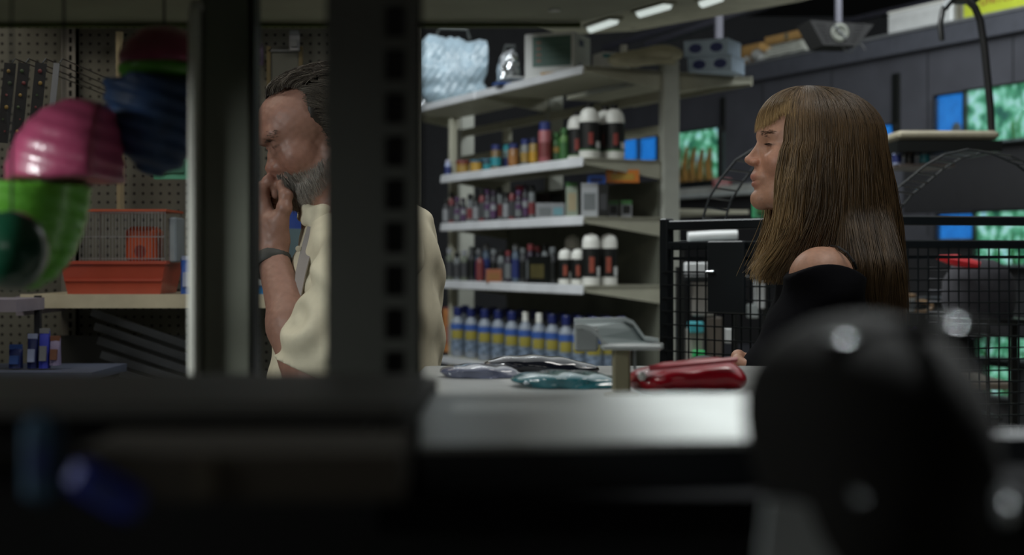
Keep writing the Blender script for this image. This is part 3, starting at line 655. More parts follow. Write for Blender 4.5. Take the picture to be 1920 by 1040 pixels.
MB().box(((cw0+cw1)/2, 0, chh+.002), (cw1-cw0+.01, bd*.95, .006)).build('roof', M('cage_roof', (186, 90, 60), .5), t)
h = MB().box((40*sc_, 0, bh+.047), (58*sc_, .09, .098), bev=.012).build('nest_house', M('house_orange', (214, 92, 40), .45), t)
o_ = MB().lathe([(.017, 0), (.016, .003)], 14).build('doorway', M('door_dark', (140, 40, 20)), h); o_.rotation_euler = (PI/2, 0, 0); o_.location = (40*sc_, -.044, bh+.03)
MB().box((cw1+.014, -.02, bh+.06), (.02, .1, .12), bev=.004).build('water_holder', M('cloud_clear', (140, 150, 156), .3), t)
# blue bags beside it
def small_bag(label, px, py0, py1, wpx, Z, c1, c2, zb):
    s2 = Z/F; t = pouch(c1, c2, wpx*s2, .07, (py1-py0)*s2); t.name = 'pet_food_bag'; t['label'] = label; t['category'] = 'bag'; a = at(px, py1, Z); t.location = (a.x, Z, zb); return t
small_bag('blue bag with pale label, right of the orange hamster cage', 362, 480, 547, 46, 3.7, blue, whiteblue, zs)
small_bag('blue bag seen between the man\'s wrist and shirt', 545, 350, 552, 80, 3.72, M('royal_blue', (24, 60, 140), .4), M('teal_grey_print', (80, 104, 112), .5), zs)
small_bag('light blue bag with white label behind the man\'s watch', 494, 470, 552, 40, 3.66, M('sky_blue', (40, 120, 180), .4), wbox, zs)
# hanging small goods at the top of the pegboard
t = empty('framed_card', 'brown framed card pinned to the pegboard above the man\'s hair', 'card', (0, 0, 0)); a = at(535, 150, 3.96); t.location = a
s2 = 3.96/F; MB().box((0, -.005, 25*s2), (60*s2, .006, 60*s2)).build('card', M('grey_green_card', (80, 82, 74)), t)
for x in (-30, 30): MB().box((x*s2, -.01, 25*s2), (7*s2, .008, 74*s2)).build('frame_strip', M('brown_strip', (92, 80, 46)), t)
MB().box((0, -.01, 54*s2), (60*s2, .008, 4*s2)).build('frame_strip', greyl, t)
t = pouch(M('purple_pack', (80, 60, 96)), M('purple_dark', (50, 40, 60)), .035, .01, .055); t['label'] = 'tiny purple packet hung beside the olive column'; t['category'] = 'packet'; t.name = 'packet'; t.location = at(482, 122, 3.95)
t = pouch(pw, greyl, .03, .01, .05); t['label'] = 'small white packet above the framed card'; t['category'] = 'packet'; t.name = 'packet'; t.location = at(552, 95, 3.93)
t = pouch(M('mint_pack', (90, 170, 140), .4), M('mint_dark', (50, 110, 90)), .11, .02, .085); t['label'] = 'mint green packet hanging near the left column'; t['category'] = 'packet'; t.name = 'packet'; t.location = at(325, 336, 3.9)
# cream conduit on pegboard
o = MB().tube([at(224, 60, 3.93), at(226, 395, 3.93)], .012, 6).build('conduit', M('cream_pipe', (150, 140, 112), .5)); setp(o, 'cream vertical pipe running up the pegboard behind striped toy', 'pipe')
# pale strips standing in for diagonal plastic reflections under the lit shelf
t = empty('reflection_streaks', 'pale grey strips drawn as diagonal reflections under the lit shelf', 'rack', at(262, 735, 3.8))
for q in range(6):
    x0, y0 = 180+q*6, 585+q*26
    A = at(x0, y0, 3.86-.02*q)-t.location; B = at(x0+165, y0+62, 3.8-.02*q)-t.location; d_ = B-A
    MB().box((A+B)/2, (d_.length, .01, .021), RY(-math.atan2(d_.z, d_.x))).build('slat', M('streak_grey', (112, 116, 122), .4, var=.15), t)
MB().box((-.1, .10, -.3), (.4, .02, .9)).build('streak_back', M('streak_back_dark', (60, 62, 62)), t)
# far-left goods: black leashes with flower print, little packets
t0 = None
for i, (x, ln) in enumerate(((22, 150), (48, 155), (80, 150), (112, 95))):
    Z = 3.0; s2 = Z/F; t = empty('leash', 'black leash with yellow green flower print, '+ordw[i]+' hanging from the left', 'leash', at(x, 118, Z), group='flower print leashes')
    MB().box((-.012, 0, -ln*s2/2), (.024 if i < 3 else .012, .004, ln*s2), RY(.1)).build('strap', M('leash_black', (22, 22, 24), .7) if i < 3 else pw, t)
    if i < 3:
        for q in range(6):
            o_ = MB().lathe([(R.uniform(.002, .005), 0), (.002, .001)], 7).build('flower', [yel2, M('dim_green', (50, 70, 40)), maroon][(q+i) % 3], t); o_.rotation_euler = (PI/2, 0, 0); o_.location = (-.012+R.uniform(-.004, .004)+.008-.0026*q, -.004, -.018-q*.026)
    MB().tube([(0, 0, 0), (0, .02, .012), (0, .96, .012)], .0014, 5).build('hook', blk, t)
for i, (px, py, wpx, hpx, c1, c2, lab) in enumerate([(62, 690, 20, 60, navy, whiteblue, 'navy and white packet, leftmost under the low side shelf'), (84, 690, 20, 70, M('cobalt', (50, 60, 170)), pw, 'cobalt packet with pale label next to navy one'),
        (104, 684, 20, 50, M('lilac', (130, 120, 150)), M('brown_lab', (110, 70, 50)), 'lilac packet with brown label next to slotted upright'), (30, 690, 26, 40, dblue, lb, 'dark blue packet at the far left edge'), (75, 560, 60, 0, None, None, '')]):
    if not c1: continue
    Z = 3.4; s2 = Z/F; t = pouch(c1, c2, wpx*s2, .03, hpx*s2); t.name = 'packet'; t['label'] = lab; t['category'] = 'packet'; t.location = at(px, py, Z)
zl = at(0, 691, 3.4).z
t = empty('side_table', 'low grey blue display table at the far left', 'table', (-1.3, 3.45, 0))
MB().box((0, 0, zl-.012), (.6, .3, .02)).build('tabletop', M('table_blue', (84, 92, 112), .5), t)
for x in (-.27, .27):
    for y in (-.12, .12): MB().box((x, y, (zl-.02)/2), (.03, .03, zl-.02)).build('leg', dgrey, t)
MB().box((-.02, -.02, at(0, 556, 3.4).z-.02), (.26, .2, .03)).build('upper_board', M('lilac_grey', (140, 134, 146), .5), t)
for x in (-.14, .1): MB().box((x, .06, (zl+at(0, 556, 3.4).z)/2), (.015, .015, at(0, 556, 3.4).z-zl)).build('strut', dgrey, t)
# ------------------------------------------------------------------ wire pen
pen = M('pen_metal', (26, 32, 36), .4, .3); pwire = M('pen_wire', (44, 48, 50), .35, .5)
def wire_panel(name, label, A, B, ztop_, zmid, zbot, nv, pitch, rails=True, group='black wire pen fences', post0=True):
    # A, B: ground points (x,y) of its two ends
    A = Vector((A[0], A[1], 0)); B = Vector((B[0], B[1], 0)); d = (B-A); Ln = d.length; d.normalize(); ang = math.atan2(d.y, d.x)
    t = empty(name, label, 'fence', A, ang, group)
    if post0: MB().box((0, 0, (ztop_+.006)/2), (.026, .03, ztop_+.006), bev=.003).build('post', pen, t)
    MB().box((Ln, 0, ztop_/2), (.026, .026, ztop_), bev=.003).build('post', pen, t)
    MB().box((Ln/2, 0, ztop_-.012), (Ln, .022, .024), bev=.003).build('rail', pen, t)
    MB().box((Ln/2, 0, zmid), (Ln, .022, .022), bev=.003).build('rail', pen, t)
    MB().box((Ln/2, 0, zmid-.032), (Ln, .008, .008)).build('thin_rail', pen, t)
    MB().box((Ln/2, 0, .06), (Ln, .022, .022)).build('rail', pen, t)
    zq = zmid-.032; w0 = None
    x = pitch[0]
    while x < Ln-.01:
        o = MB().tube([(x, -.012, .06), (x, -.012, zmid)], .0022, 4, False).build('upright_wire', pen, t); x += pitch[0]
    z = zq-pitch[1]
    while z > .5:
        MB().tube([(0, -.017, z), (Ln, -.017, z)], .0026, 4, False).build('cross_wire', pwire, t); z -= pitch[1]
    return t
def zat(py, Z): return EYE+(HY-py)/F*Z
A = at(1250, 0, 3.55); B = at(1500, 0, 3.25)
t = wire_panel('wire_fence', 'black wire pen door panel with latch plate, left of the woman', (A.x, A.y), (B.x, B.y), zat(414, 3.55), zat(461, 3.55), .3, 0, (.0275, .0335))
zp0, zp1 = zat(585, 3.45), zat(452, 3.45); Ln = (Vector((B.x, B.y, 0))-Vector((A.x, A.y, 0))).length
xa = (at(1342, 0, 3.44)-Vector((A.x, A.y, 0))).xy.length; xb = (at(1412, 0, 3.36)-Vector((A.x, A.y, 0))).xy.length
pt = MB().box(((xa+xb)/2, -.024, (zp0+zp1)/2), (xb-xa, .012, zp1-zp0), bev=.003).build('latch_plate', M('plate_dark', (22, 29, 34), .45), t)
MB().tube([(xa+.0, -.03, (zp0+zp1)/2+.012), (xa+.028, -.036, (zp0+zp1)/2+.012)], .004, 6).build('latch_bolt', chrome, pt)
A2 = at(1640, 0, 3.45); B2 = at(2010, 0, 3.55)
t = wire_panel('wire_fence', 'wide black wire pen panel behind and right of the woman', (A2.x, A2.y), (B2.x, B2.y), zat(405, 3.5), zat(458, 3.5), .3, 0, (.0275, .0285))
MB().tube([(.06, 0, zat(403, 3.5)), (.06, 0, zat(396, 3.5))], .006, 8).build('rail_pin', chrome, t)
A3 = B; t = wire_panel('wire_fence', 'middle black wire pen panel mostly hidden behind the woman', (B.x+.035, B.y+.02), (A2.x-.035, A2.y), zat(408, 3.3), zat(458, 3.3), .3, 0, (.06, .06))
# arched wire ladders
def arch(name, label, pts, Z0, Z1, wdth):
    t = empty(name, label, 'wire arch', at(pts[0][0], pts[0][1], Z0)); o0 = t.location.copy()
    rails = []
    for off in (0, wdth):
        P = []
        for i, (px, py) in enumerate(pts):
            f = i/(len(pts)-1); Z = Z0+(Z1-Z0)*f; P.append(at(px+off*.85, py+off*.12, Z+.25*off/wdth)-o0)
        rails.append(P)
    def sub(P, n):
        out = []
        for i in range(len(P)-1):
            for q in range(n): out.append(P[i].lerp(P[i+1], q/n))
        return out+[P[-1]]
    for P in rails: MB().tube(P, .0035, 6).build('side_wire', pwire, t)
    a, b = sub(rails[0], 2), sub(rails[1], 2)
    for i in range(0, len(a)): MB().tube([a[i], b[i]], .003, 5).build('rung', M('rung_grey', (86, 88, 90), .35, .6), t)
    return t
arch('wire_arch', 'curved black wire ladder arch rising left of the woman\'s face', [(1318, 408), (1330, 370), (1352, 335), (1380, 300), (1412, 280), (1450, 262)], 3.9, 3.9, 48)
arch('wire_arch', 'wide curved black wire ladder arch over the pen at the right', [(1640, 400), (1676, 358), (1702, 337), (1735, 310), (1770, 290), (1815, 280), (1860, 288), (1905, 308), (1960, 350)], 3.9, 3.9, 42)
# goods seen through the pen, left
pale = M('pale_column', (150, 148, 140), .6)
t = empty('rolled_mat', 'rolled white mat lying on a ledge behind the pen rail', 'mat', at(1290, 449, 5.6))
m = MB(); s2 = 5.6/F
m.tube([(0, 0, 5*s2), (50*s2, 0, 8*s2), (92*s2, 0, 9*s2)], 9*s2, 12); m.build('roll', wbox, t, True)
MB().box((40*s2, 0, -6*s2), (110*s2, .08, 5*s2)).build('ledge', lgrey, t)
t.location.z = zat(449, 5.6)
for x in (-10, 90): MB().box((x*s2, .02, (-8*s2-t.location.z)/2), (.02, .02, t.location.z-8*s2)).build('leg', blk, t)
rk = empty('bin_rack', 'rack of pale tubs and dark frames standing behind the pen door', 'rack', at(1320, 0, 5.4)); rk.location.z = 0; s2 = 5.4/F
def rkb(x0, x1, y0, y1, mat, nm, d=0):
    MB().box((((x0+x1)/2-1320)*s2, d, zat((y0+y1)/2, 5.4)), ((x1-x0)*s2, .06, (y1-y0)*s2), bev=.004).build(nm, mat, rk)
rkb(1284, 1338, 492, 514, wbox, 'tub_lid'); rkb(1297, 1340, 528, 592, M('tub_grey', (128, 124, 118), .5), 'tub'); rkb(1288, 1316, 602, 622, M('teal_top', (60, 150, 160), .5), 'label_strip', -.03); rkb(1286, 1317, 615, 680, pale, 'tub')
rkb(1296, 1318, 655, 668, M('green_mark', (40, 160, 90), .5), 'label_strip', -.04); rkb(1322, 1352, 594, 700, M('brown_post', (84, 76, 68), .6), 'board'); rkb(1358, 1372, 614, 642, wbox, 'small_tub')
rkb(1280, 1420, 516, 524, blk, 'frame_bar', -.02); rkb(1416, 1432, 520, 578, wbox, 'small_tub'); rkb(1402, 1420, 570, 596, lgrey, 'small_tub'); rkb(1270, 1440, 700, 706, blk, 'frame_bar'); 
for x in (1272, 1436): MB().box(((x-1320)*s2, 0, zat(500, 5.4)/2), (.02, .05, zat(500, 5.4))).build('frame_post', blk, rk)
# light shelf behind, right of post
t = empty('wall_shelf', 'pale ledge running below the driftwood fish tank', 'shelf', wallpt(1345, 360), G27); MB().box((-.06, 0, .0), (.12, 2.4, .1)).build('ledge_board', M('ledge_pale', (150, 152, 148), .6), t)
MB().box((-.122, 0, -.03), (.006, 2.4, .03)).build('ledge_lip', lgrey, t)
t = pouch(redp, redp, .18, .05, .09); t.name = 'packet'; t['label'] = 'red packet lying on the pale ledge near the nose of the woman'; t['category'] = 'packet'; p_ = wallpt(1366, 345); t.location = (p_.x-.07, p_.y-.05, p_.z-.04)
t = pouch(M('green_bag', (34, 110, 70)), grn, .09, .05, .08); t.name = 'packet'; t['label'] = 'green packet glimpsed just under the chin of the woman'; t['category'] = 'packet'; t.location = at(1432, 408, 5.2)
# right side shelf stand with goods
RS = 5.9; s2 = RS/F
rs = empty('display_stand', 'dark stand with beige shelves and curved black pipe, right of the woman', 'shelving', (at(1760, 0, RS).x, RS, 0))
xoff = lambda px: (px-1760)*s2
cream = M('cream_shelf', (150, 142, 122), .5)
MB().box((xoff(1756), 0, zat(259, RS)), (186*s2, .34, 16*s2), bev=.012).build('shelf_board', cream, rs)
MB().box((xoff(1756), .0, zat(280, RS)), (190*s2, .36, 20*s2)).build('shelf_rail', blk, rs)
MB().box((xoff(1762), -.02, zat(714, RS)), (198*s2, .42, 16*s2), bev=.01).build('shelf_board', M('brown_shelf', (100, 90, 78), .5), rs)
MB().box((xoff(1756), .18, zat(640, RS)), (180*s2, .02, 140*s2)).build('back_board', blk, rs)
MB().box((xoff(1720), 0, zat(314, RS)), (100*s2, .3, 5*s2)).build('thin_shelf', M('thin_brown', (76, 68, 64), .5), rs)
MB().box((xoff(1790), 0, zat(560, RS)), (160*s2, .3, 6*s2)).build('thin_shelf', blk, rs)
for x in (1640,): MB().box((xoff(x), .16, zat(270, RS)/2), (.016, .016, zat(270, RS))).build('post', blk, rs)
pp = [(1766, 76), (1763, 45), (1768, 18), (1778, 4), (1792, -6), (1812, -2), (1828, 14), (1838, 38), (1846, 90), (1852, 150), (1857, 200), (1860, 262)]
MB().tube([at(x, y, RS-.1)-rs.location for x, y in pp], [.012]*3+[.013]*2+[.016]*7, 9).build('curved_pipe', M('pipe_black', (24, 24, 24), .4), rs, True)
MB().box((xoff(1802), -.06, zat(0, RS)), (44*s2, .08, 22*s2), bev=.008).build('lamp_head', blk, rs); MB().tube([at(1770, 15, RS-.12)-rs.location, at(1786, -4, RS-.12)-rs.location], .016, 8).build('chrome_sleeve', chrome, rs)
for i, (px, wd_, c1, c2, lab) in enumerate(((1682, 16, whiteblue, navy, 'little bluish jar, left one under the beige shelf'), (1706, 16, M('brown_jar', (70, 56, 48)), blk, 'little dark brown jar, middle one under the beige shelf'), (1734, 18, greyl, teal, 'little grey and teal jar, right one under the beige shelf'))):
    t = round_bottle(c1, c1, c2, wd_/2*s2, 30*s2, name='jar', caph=.1); t['label'] = lab; t['group'] = 'jars under the beige shelf'; t['category'] = 'jar'; t.location = (at(px, 0, RS-.1).x, RS-.1, zat(311.5, RS))
for px, y0, y1, wd_, mm, lab in ((1695, 552, 584, 40, wbox, 'small white basket behind the right pen panel'), (1693, 610, 640, 18, M('cream_pot', (140, 140, 110)), 'small cream pot hung behind the right pen panel')):
    t = tub(mm, M('wicker', (130, 104, 76)), greyl, wd_/2*s2, (y1-y0)*s2); t.name = 'basket' if wd_ > 20 else 'pot'; t['category'] = t.name; t['label'] = lab; t.location = (at(px, 0, RS-.25).x, RS-.25, zat(y1, RS-.25))
    MB().box((.0, .1, -.012), (.12, .35, .012)).build('holder', blk, t)
t = empty('ring_toy', 'brown wicker ring toy below the white basket behind the pen', 'pet toy', (at(1725, 0, RS-.25).x, RS-.25, zat(575, RS-.25)))
MB().tube([(.05*math.cos(a/12*2*PI), 0, .022*math.sin(a/12*2*PI)) for a in range(13)], .009, 6).build('ring', M('wicker', (130, 104, 76)), t, True); MB().box((0, .13, 0), (.02, .27, .01)).build('hook', blk, t)
# artificial flowers on lower stand shelf
for px, lab, cols, pot, nf in ((1700, 'purple and pink flower plant standing on the lower brown shelf', [(150, 62, 130), (96, 62, 150), (170, 90, 140)], 1, 46), (1742, 'green aquarium plant with one red flower beside the purple flowers', [(60, 110, 50), (180, 50, 30)], 1, 12)):
    t = empty('flower_plant', lab, 'plant', (at(px, 0, RS-.1).x, RS-.1, zat(705.5, RS))); stm = M('stem_green', (34, 54, 34), .7)
    MB().lathe([(.03, 0), (.038, .03), (.03, .035)], 10).build('pot', blk, t)
    for q in range(nf):
        a = R.uniform(0, 2*PI); rr = R.uniform(.01, .08 if nf > 20 else .04); h_ = R.uniform(.04, .2 if nf > 20 else .15); e = Vector((rr*math.cos(a), rr*math.sin(a)*.6, h_))
        if nf > 20 and q % 3 == 0: e = Vector((-.03-.05*R.random(), 0, -.02+.1*R.random()))
        MB().tube([(0, 0, .03), (e.x*.5, e.y*.5, h_*.7+.03), e], .0018, 4).build('stem', stm, t)
        cc = cols[q % len(cols)] if nf > 20 else (cols[1] if q == 0 else cols[0]); mm = M('petal_%d_%d_%d' % cc, cc, .7); m = MB()
        if nf <= 20 and q == 0: e.z = .15
        for k in range(5):
            b = k*2*PI/5; m.add([e, e+Vector((.014*math.cos(b), -.006, .014*math.sin(b))), e+Vector((.020*math.cos(b+.5), -.010, .020*math.sin(b+.5))), e+Vector((.014*math.cos(b+1), -.006, .014*math.sin(b+1)))], [(0, 1, 2, 3)])
        m.build('flower', mm, t)
t = empty('glass_bowl', 'dim glass bowl with pebbles below the brown shelf', 'bowl', (at(1745, 0, RS-.1).x, RS-.1, zat(772, RS-.1)))
MB().lathe([(.05, 0), (.085, .03), (.09, .08), (.08, .085), (.075, .03), (.04, .01)], 16).build('bowl_body', M('bowl_glass', (90, 92, 96), .15, alpha=.8), t, True)
for q in range(12): MB().lathe([(.006, 0), (.014, .008), (.006, .016)], 7, (R.uniform(-.04, .04), R.uniform(-.04, .04), .02+.012*R.random())).build('pebble', [greyl, M('violet_pebble', (90, 70, 110)), dgrey][q % 3], t)
MB().box((xoff(1756), 0, zat(776, RS)), (190*s2, .36, 6*s2)).build('thin_shelf', blk, rs)
# rounded grey pet bed with red trim hung behind pen
t = empty('pet_bed', 'round dark grey pet bed with a red trim behind the wire pen', 'pet bed', at(1835, 545, 4.6)); s3 = 4.6/F
MB().lathe([(62*s3, -50*s3), (68*s3, -20*s3), (66*s3, 20*s3), (50*s3, 46*s3), (26*s3, 58*s3), (4*s3, 61*s3)], 24, sx=1, sy=.8).build('dome', M('grey_fleece', (52, 51, 56), .9, bump=.6, scale=30), t, True)
MB().tube([(-85*s3, -.05, 62*s3), (-60*s3, -.09, 57*s3), (-20*s3, -.12, 48*s3)], [.008, .02, .012], 8).build('red_trim', M('bright_red', (190, 22, 34), .5), t, True)
MB().box((0, 0, -54*s3), (150*s3, .3, 8*s3)).build('base_board', blk, t)
for x in (-66, 66): MB().box((x*s3, 0, (-58*s3-t.location.z)/2), (.02, .02, t.location.z-58*s3)).build('leg', blk, t)
# small slatted grey bars behind the pen
t = empty('wire_shelf', 'thin wire shelf bars glinting behind the right pen panel', 'wire shelf', at(1790, 575, 4.9))
for q in range(7): z = (575-(503+20.5*q))*4.9/F; MB().tube([(-48*4.9/F, 0, z), ((10 if q < 4 else 60)*4.9/F, 0, z-.004)], .0028, 5).build('bar', M('bar_grey', (120, 120, 124), .3, .8), t)
for x in (-48, 62): MB().tube([(x*4.9/F, .01, 80*4.9/F), (x*4.9/F, .01, -t.location.z)], .005, 5).build('leg', blk, t)

# ------------------------------------------------------------------ sales counter and what stands on it
ct = empty('sales_counter', 'low grey sales counter in front of the man and woman', 'counter', (.13, 1.82, 0)); zc = EYE-.162
MB().box((.06, -.01, zc-.02), (.66, .58, .04), bev=.01).build('worktop', M('counter_grey', (150, 152, 150), .35, var=.1), ct); MB().box((.06, -.01, (zc-.04)/2), (.60, .5, zc-.04)).build('counter_body', dgrey, ct)
def on(px, Z, label, name, cat, rz=0): a = at(px, 0, Z); return empty(name, label, cat, (a.x, Z, zc), rz)
t = on(1165, 1.64, 'pale plastic scanner cradle on a cream post standing on the counter', 'scanner_stand', 'stand'); s4 = 1.64/F
MB().lathe([(22*s4*1.5, 0), (22*s4*1.5, .003), (17*s4, .005)], 16).build('foot', M('post_cream', (150, 144, 116), .5), t)
MB().box((0, 0, 50*s4), (34*s4, .016, 92*s4), bev=.003).build('post', M('post_cream', (150, 144, 116), .5), t)
pc = M('cradle_white', (215, 222, 222), .35); zb = zat(655, 1.64)-zc
X = lambda px: (px-1165)*s4
def Zc(py): return (zat(py, 1.64)-zc)
# scoop: side profile swept in depth
prof = [(X(1240), Zc(650)), (X(1240), Zc(634)), (X(1212), Zc(632)), (X(1196), Zc(612)), (X(1178), Zc(603)), (X(1100), Zc(602)), (X(1075), Zc(606)), (X(1075), Zc(655)), (X(1120), Zc(658))]
m = MB(); cx_ = [(X(1075), 609), (X(1090), 608), (X(1105), 612), (X(1118), 622), (X(1126), 636), (X(1138), 645), (X(1160), 647), (X(1240), 645)]
def sheet(pts, y0, y1, th):
    m = MB(); n = len(pts)
    V = [(x, y0, z) for x, z in pts]+[(x, y1, z) for x, z in pts]+[(x, y0, z+th) for x, z in pts]+[(x, y1, z+th) for x, z in pts]
    f = []
    for i in range(n-1): f += [(i, i+1, n+i+1, n+i), (2*n+i, 3*n+i, 3*n+i+1, 2*n+i+1), (i, 2*n+i, 2*n+i+1, i+1), (n+i, n+i+1, 3*n+i+1, 3*n+i)]
    f += [(0, n, 3*n, 2*n), (n-1, 3*n-1, 4*n-1, 2*n-1)]; return m.add(V, f)
front = [(x, Zc(y)) for x, y in cx_]; back = [(x+52*s4 if i < 5 else min(x+52*s4, X(1240)), z+.002) for i, (x, z) in enumerate(front)]
sheet([(x, z-.004) for x, z in front], -.022, -.014, .006).build('front_rim', pc, t)
sheet([(x, z) for x, z in [(X(1078), Zc(606)), (X(1175), Zc(604)), (X(1190), Zc(610)), (X(1202), Zc(626)), (X(1212), Zc(640)), (X(1238), Zc(644))]], .018, .026, .005).build('back_rim', pc, t)
n = 8; V = []
fr_ = [(X(1075), Zc(609)), (X(1105), Zc(612)), (X(1122), Zc(630)), (X(1138), Zc(645)), (X(1239), Zc(646))]; bk_ = [(X(1080), Zc(606)), (X(1178), Zc(604)), (X(1196), Zc(618)), (X(1212), Zc(640)), (X(1239), Zc(645))]
V = [(x, -.018, z) for x, z in fr_]+[(x, .022, z) for x, z in bk_]
MB().add(V, [(i, i+1, 6+i, 5+i) for i in range(4)]).add([(a, b, c-.003) for a, b, c in V], [(5+i, 6+i, i+1, i) for i in range(4)]).build('scoop', M('scoop_grey', (140, 152, 152), .3), t)
MB().box((X(1098), -.016, Zc(634)), (46*s4, .008, 46*s4), bev=.003).build('side_skirt', M('skirt_grey', (176, 182, 182), .4), t); MB().box((X(1182), -.018, Zc(648)), (116*s4, .012, 12*s4), bev=.003).build('lip', pc, t)
MB().box((X(1190), .0, Zc(672)), (5*s4, .006, 40*s4)).build('wire', lgrey, t)
# red tray
t = on(1290, 1.68, 'shiny red plastic wrapped bundle lying on the counter end', 'red_bundle', 'package', .1); s4 = 1.68/F; s = SDF()
for x, z, rx, rz_ in ((-70, 22, 45, 24), (0, 30, 80, 30), (50, 34, 45, 30), (80, 26, 26, 20)): s.ell((x*s4, 0, z*s4), (rx*s4, .045, rz_*s4), .012)
V, Q = sdf_mesh(lambda P: s.ev(P)+.0006*np.sin(P[:, 0]*170+P[:, 2]*90), (-.1, -.07, -.03), (.1, .07, .06), .003); V[:, 2] = np.maximum(V[:, 2], 0)
np_mesh('wrapped_body', V, Q, M('deep_red_gloss', (164, 12, 34), .3, coat=.5, bump=.4, scale=20), t)
MB().tube([(-.055, -.035, .032), (0, -.045, .038), (.05, -.04, .042)], .0035, 6).build('seam', M('seam_red', (190, 70, 80), .3), t, True); MB().lathe([(.003, 0), (.006, .005), (.002, .01)], 8, (-.064, -.04, .018)).build('white_button', white, t, True)
def packet(px, Z, wd, h, dp, mat, lab, edge, name='plastic_packet'):
    t = on(px, Z, lab, name, 'package'); s = SDF()
    for q in range(3): s.ell(((q-1)*wd*.27, 0, h*(.42+.22*math.sin(q*2.1+1))), (wd*.32, dp*.5, h*.5), .02)
    V, Q = sdf_mesh(lambda P: s.ev(P)+.0006*np.sin(P[:, 0]*150+P[:, 1]*90), (-wd*.7, -dp, -.02), (wd*.7, dp, h*1.6), .003); V[:, 2] = np.maximum(V[:, 2], 0); np_mesh('packet_body', V, Q, mat, t)
    MB().tube([(-wd*.45, -dp*.4, h*.45), (-wd*.2, -dp*.42, h*.9), (wd*.1, -dp*.45, h*.6), (wd*.45, -dp*.3, h*.4)], .0022, 5).build('glossy_edge', edge, t, True)
    return t
gl = M('pale_gloss', (190, 196, 204), .12, coat=1)
packet(1015, 1.97, .14, .020, .05, M('dark_gloss', (20, 22, 30), .15, coat=1), 'dark glossy plastic packet lying at the back of the counter', gl)
packet(1068, 1.76, .13, .014, .08, M('teal_gloss', (40, 96, 104), .15, coat=1), 'teal glossy plastic packet lying left of the cream post', gl)
packet(905, 1.9, .10, .012, .06, M('grey_gloss', (86, 90, 108), .2, coat=1), 'greyish glossy packet lying near the man\'s back', gl)
packet(1330, 1.95, .05, .02, .04, dgrey, 'small dark packet behind the red bundle', gl)

# ------------------------------------------------------------------ near shelving we look through (out of focus)
nearm = M('near_olive', (58, 60, 54), .6, var=.06); nearl = M('near_pale', (150, 152, 150), .5)
ng = empty('near_shelving', 'out of focus store shelving with dark slotted upright framing the view', 'shelving', (0, .8, 0))
slotted('upright', at(699, 0, .82).x, .02, 173*.82/F, 1.27, 2.1, ng, nearm, side=.98, dp=.03, sl=.0185)
MB().box((at(699, 0, .82).x, .035, .635), (173*.82/F, .03, 1.27)).build('upright_foot', nearm, ng)
Zq = 1.52; zcan = EYE+(HY-42)/F*Zq
ps = [(-.8, -.3), (-.8, .72), (.075, .72), (.16, .575), (.22, .2), (.22, -.3)]
MB().prism(ps, 'z', zcan, zcan+.03).build('top_board', M('near_olive_board', (128, 132, 108), .6), ng)
MB().lathe([(.006, 0), (.006, .001)], 12, (at(1040, 17, 1.44).x, .64, zcan-.0015)).build('white_dot', white, ng)
MB().tube([(.075, .715, zcan-.004), (-.8, .715, zcan-.004)], .003, 6).build('board_edge', M('lime_edge', (90, 100, 50), .5), ng)
zn = EYE-.0855
pn = [(-.0425, -.165), (.140, -.145), (.160, -.02), (.15, .08), (-.0590, .08)]
MB().prism(pn, 'z', zn-.003, zn).build('shelf_board', M('near_shelf', (165, 168, 166), .3, var=.1, scale=20), ng)
MB().prism([(x*.98, y) for x, y in pn], 'z', zn-.04, zn-.0035).build('shelf_underframe', M('near_navy', (20, 25, 30), .6), ng)
MB().box((-.397, -.12, EYE-.063-.003), (.70, .16, .006)).build('side_board', M('near_dark_board', (36, 35, 30), .6), ng)
MB().box((-.407, -.10, EYE-.063-.018), (.68, .10, .024)).build('side_board_underframe', M('near_navy', (20, 25, 30), .6), ng)
MB().box((-.33, -.0, EYE-.09), (.56, .26, .02)).build('side_board', M('near_dark_board', (56, 54, 46), .6), ng)
MB().box((-.2, -.05, .628), (1.5, .03, 1.255)).build('kick_panel', M('near_navy', (20, 25, 30), .6), ng)
MB().box((.13, -.13, 1.235), (.38, .1, .016)).build('lower_board', M('near_matte', (7, 7, 8), 1), ng)
M('near_matte', (7, 7, 8)).node_tree.nodes['Principled BSDF'].inputs['Specular IOR Level'].default_value = .05
# brown boxes and blue packets on the near left boards
t = empty('brown_box', 'dark brown cardboard box, blurred, on the near left shelf', 'box', (-.094, .50, 1.268)); bz = M('near_brown', (48, 42, 32), .8)
MB().box((0, 0, .008), (.112, .06, .016), RZ(.03)).build('body', bz, t); MB().box((-.01, -.031, .008), (.006, .002, .014)).build('tape', M('tape_brown', (60, 54, 42), .4), t)
t = empty('blue_packet', 'deep blue packet, blurred, under the near left shelf', 'packet', (-.133, .455, 1.274), .0)
V = MB().box((0, 0, 0), (.026, .008, .012), RY(.5), bev=.003).build('body', M('deep_blue', (30, 46, 140), .5), t); MB().box((0, -.0045, 0), (.012, .001, .006), RY(.5)).build('print', dblue, t)
t = empty('teal_packet', 'dim teal packet, blurred, standing at the lower left corner', 'packet', (-.159, .47, 1.268)); MB().box((0, 0, .014), (.012, .01, .03), bev=.003).build('body', M('dim_teal', (30, 62, 84), .5), t); MB().box((0, -.0055, .014), (.006, .001, .01)).build('print', dblue, t)
t = empty('grey_card', 'pale grey card, blurred, at the bottom edge of the view', 'card', (.0985, .47, 1.256)); MB().box((0, 0, -.004), (.028, .006, .03), RY(.1)).build('card_face', M('card_grey', (132, 136, 136), .5), t)
MB().box((.021, .002, -.006), (.009, .004, .022)).build('tab', M('card_grey', (132, 136, 136), .5), t)
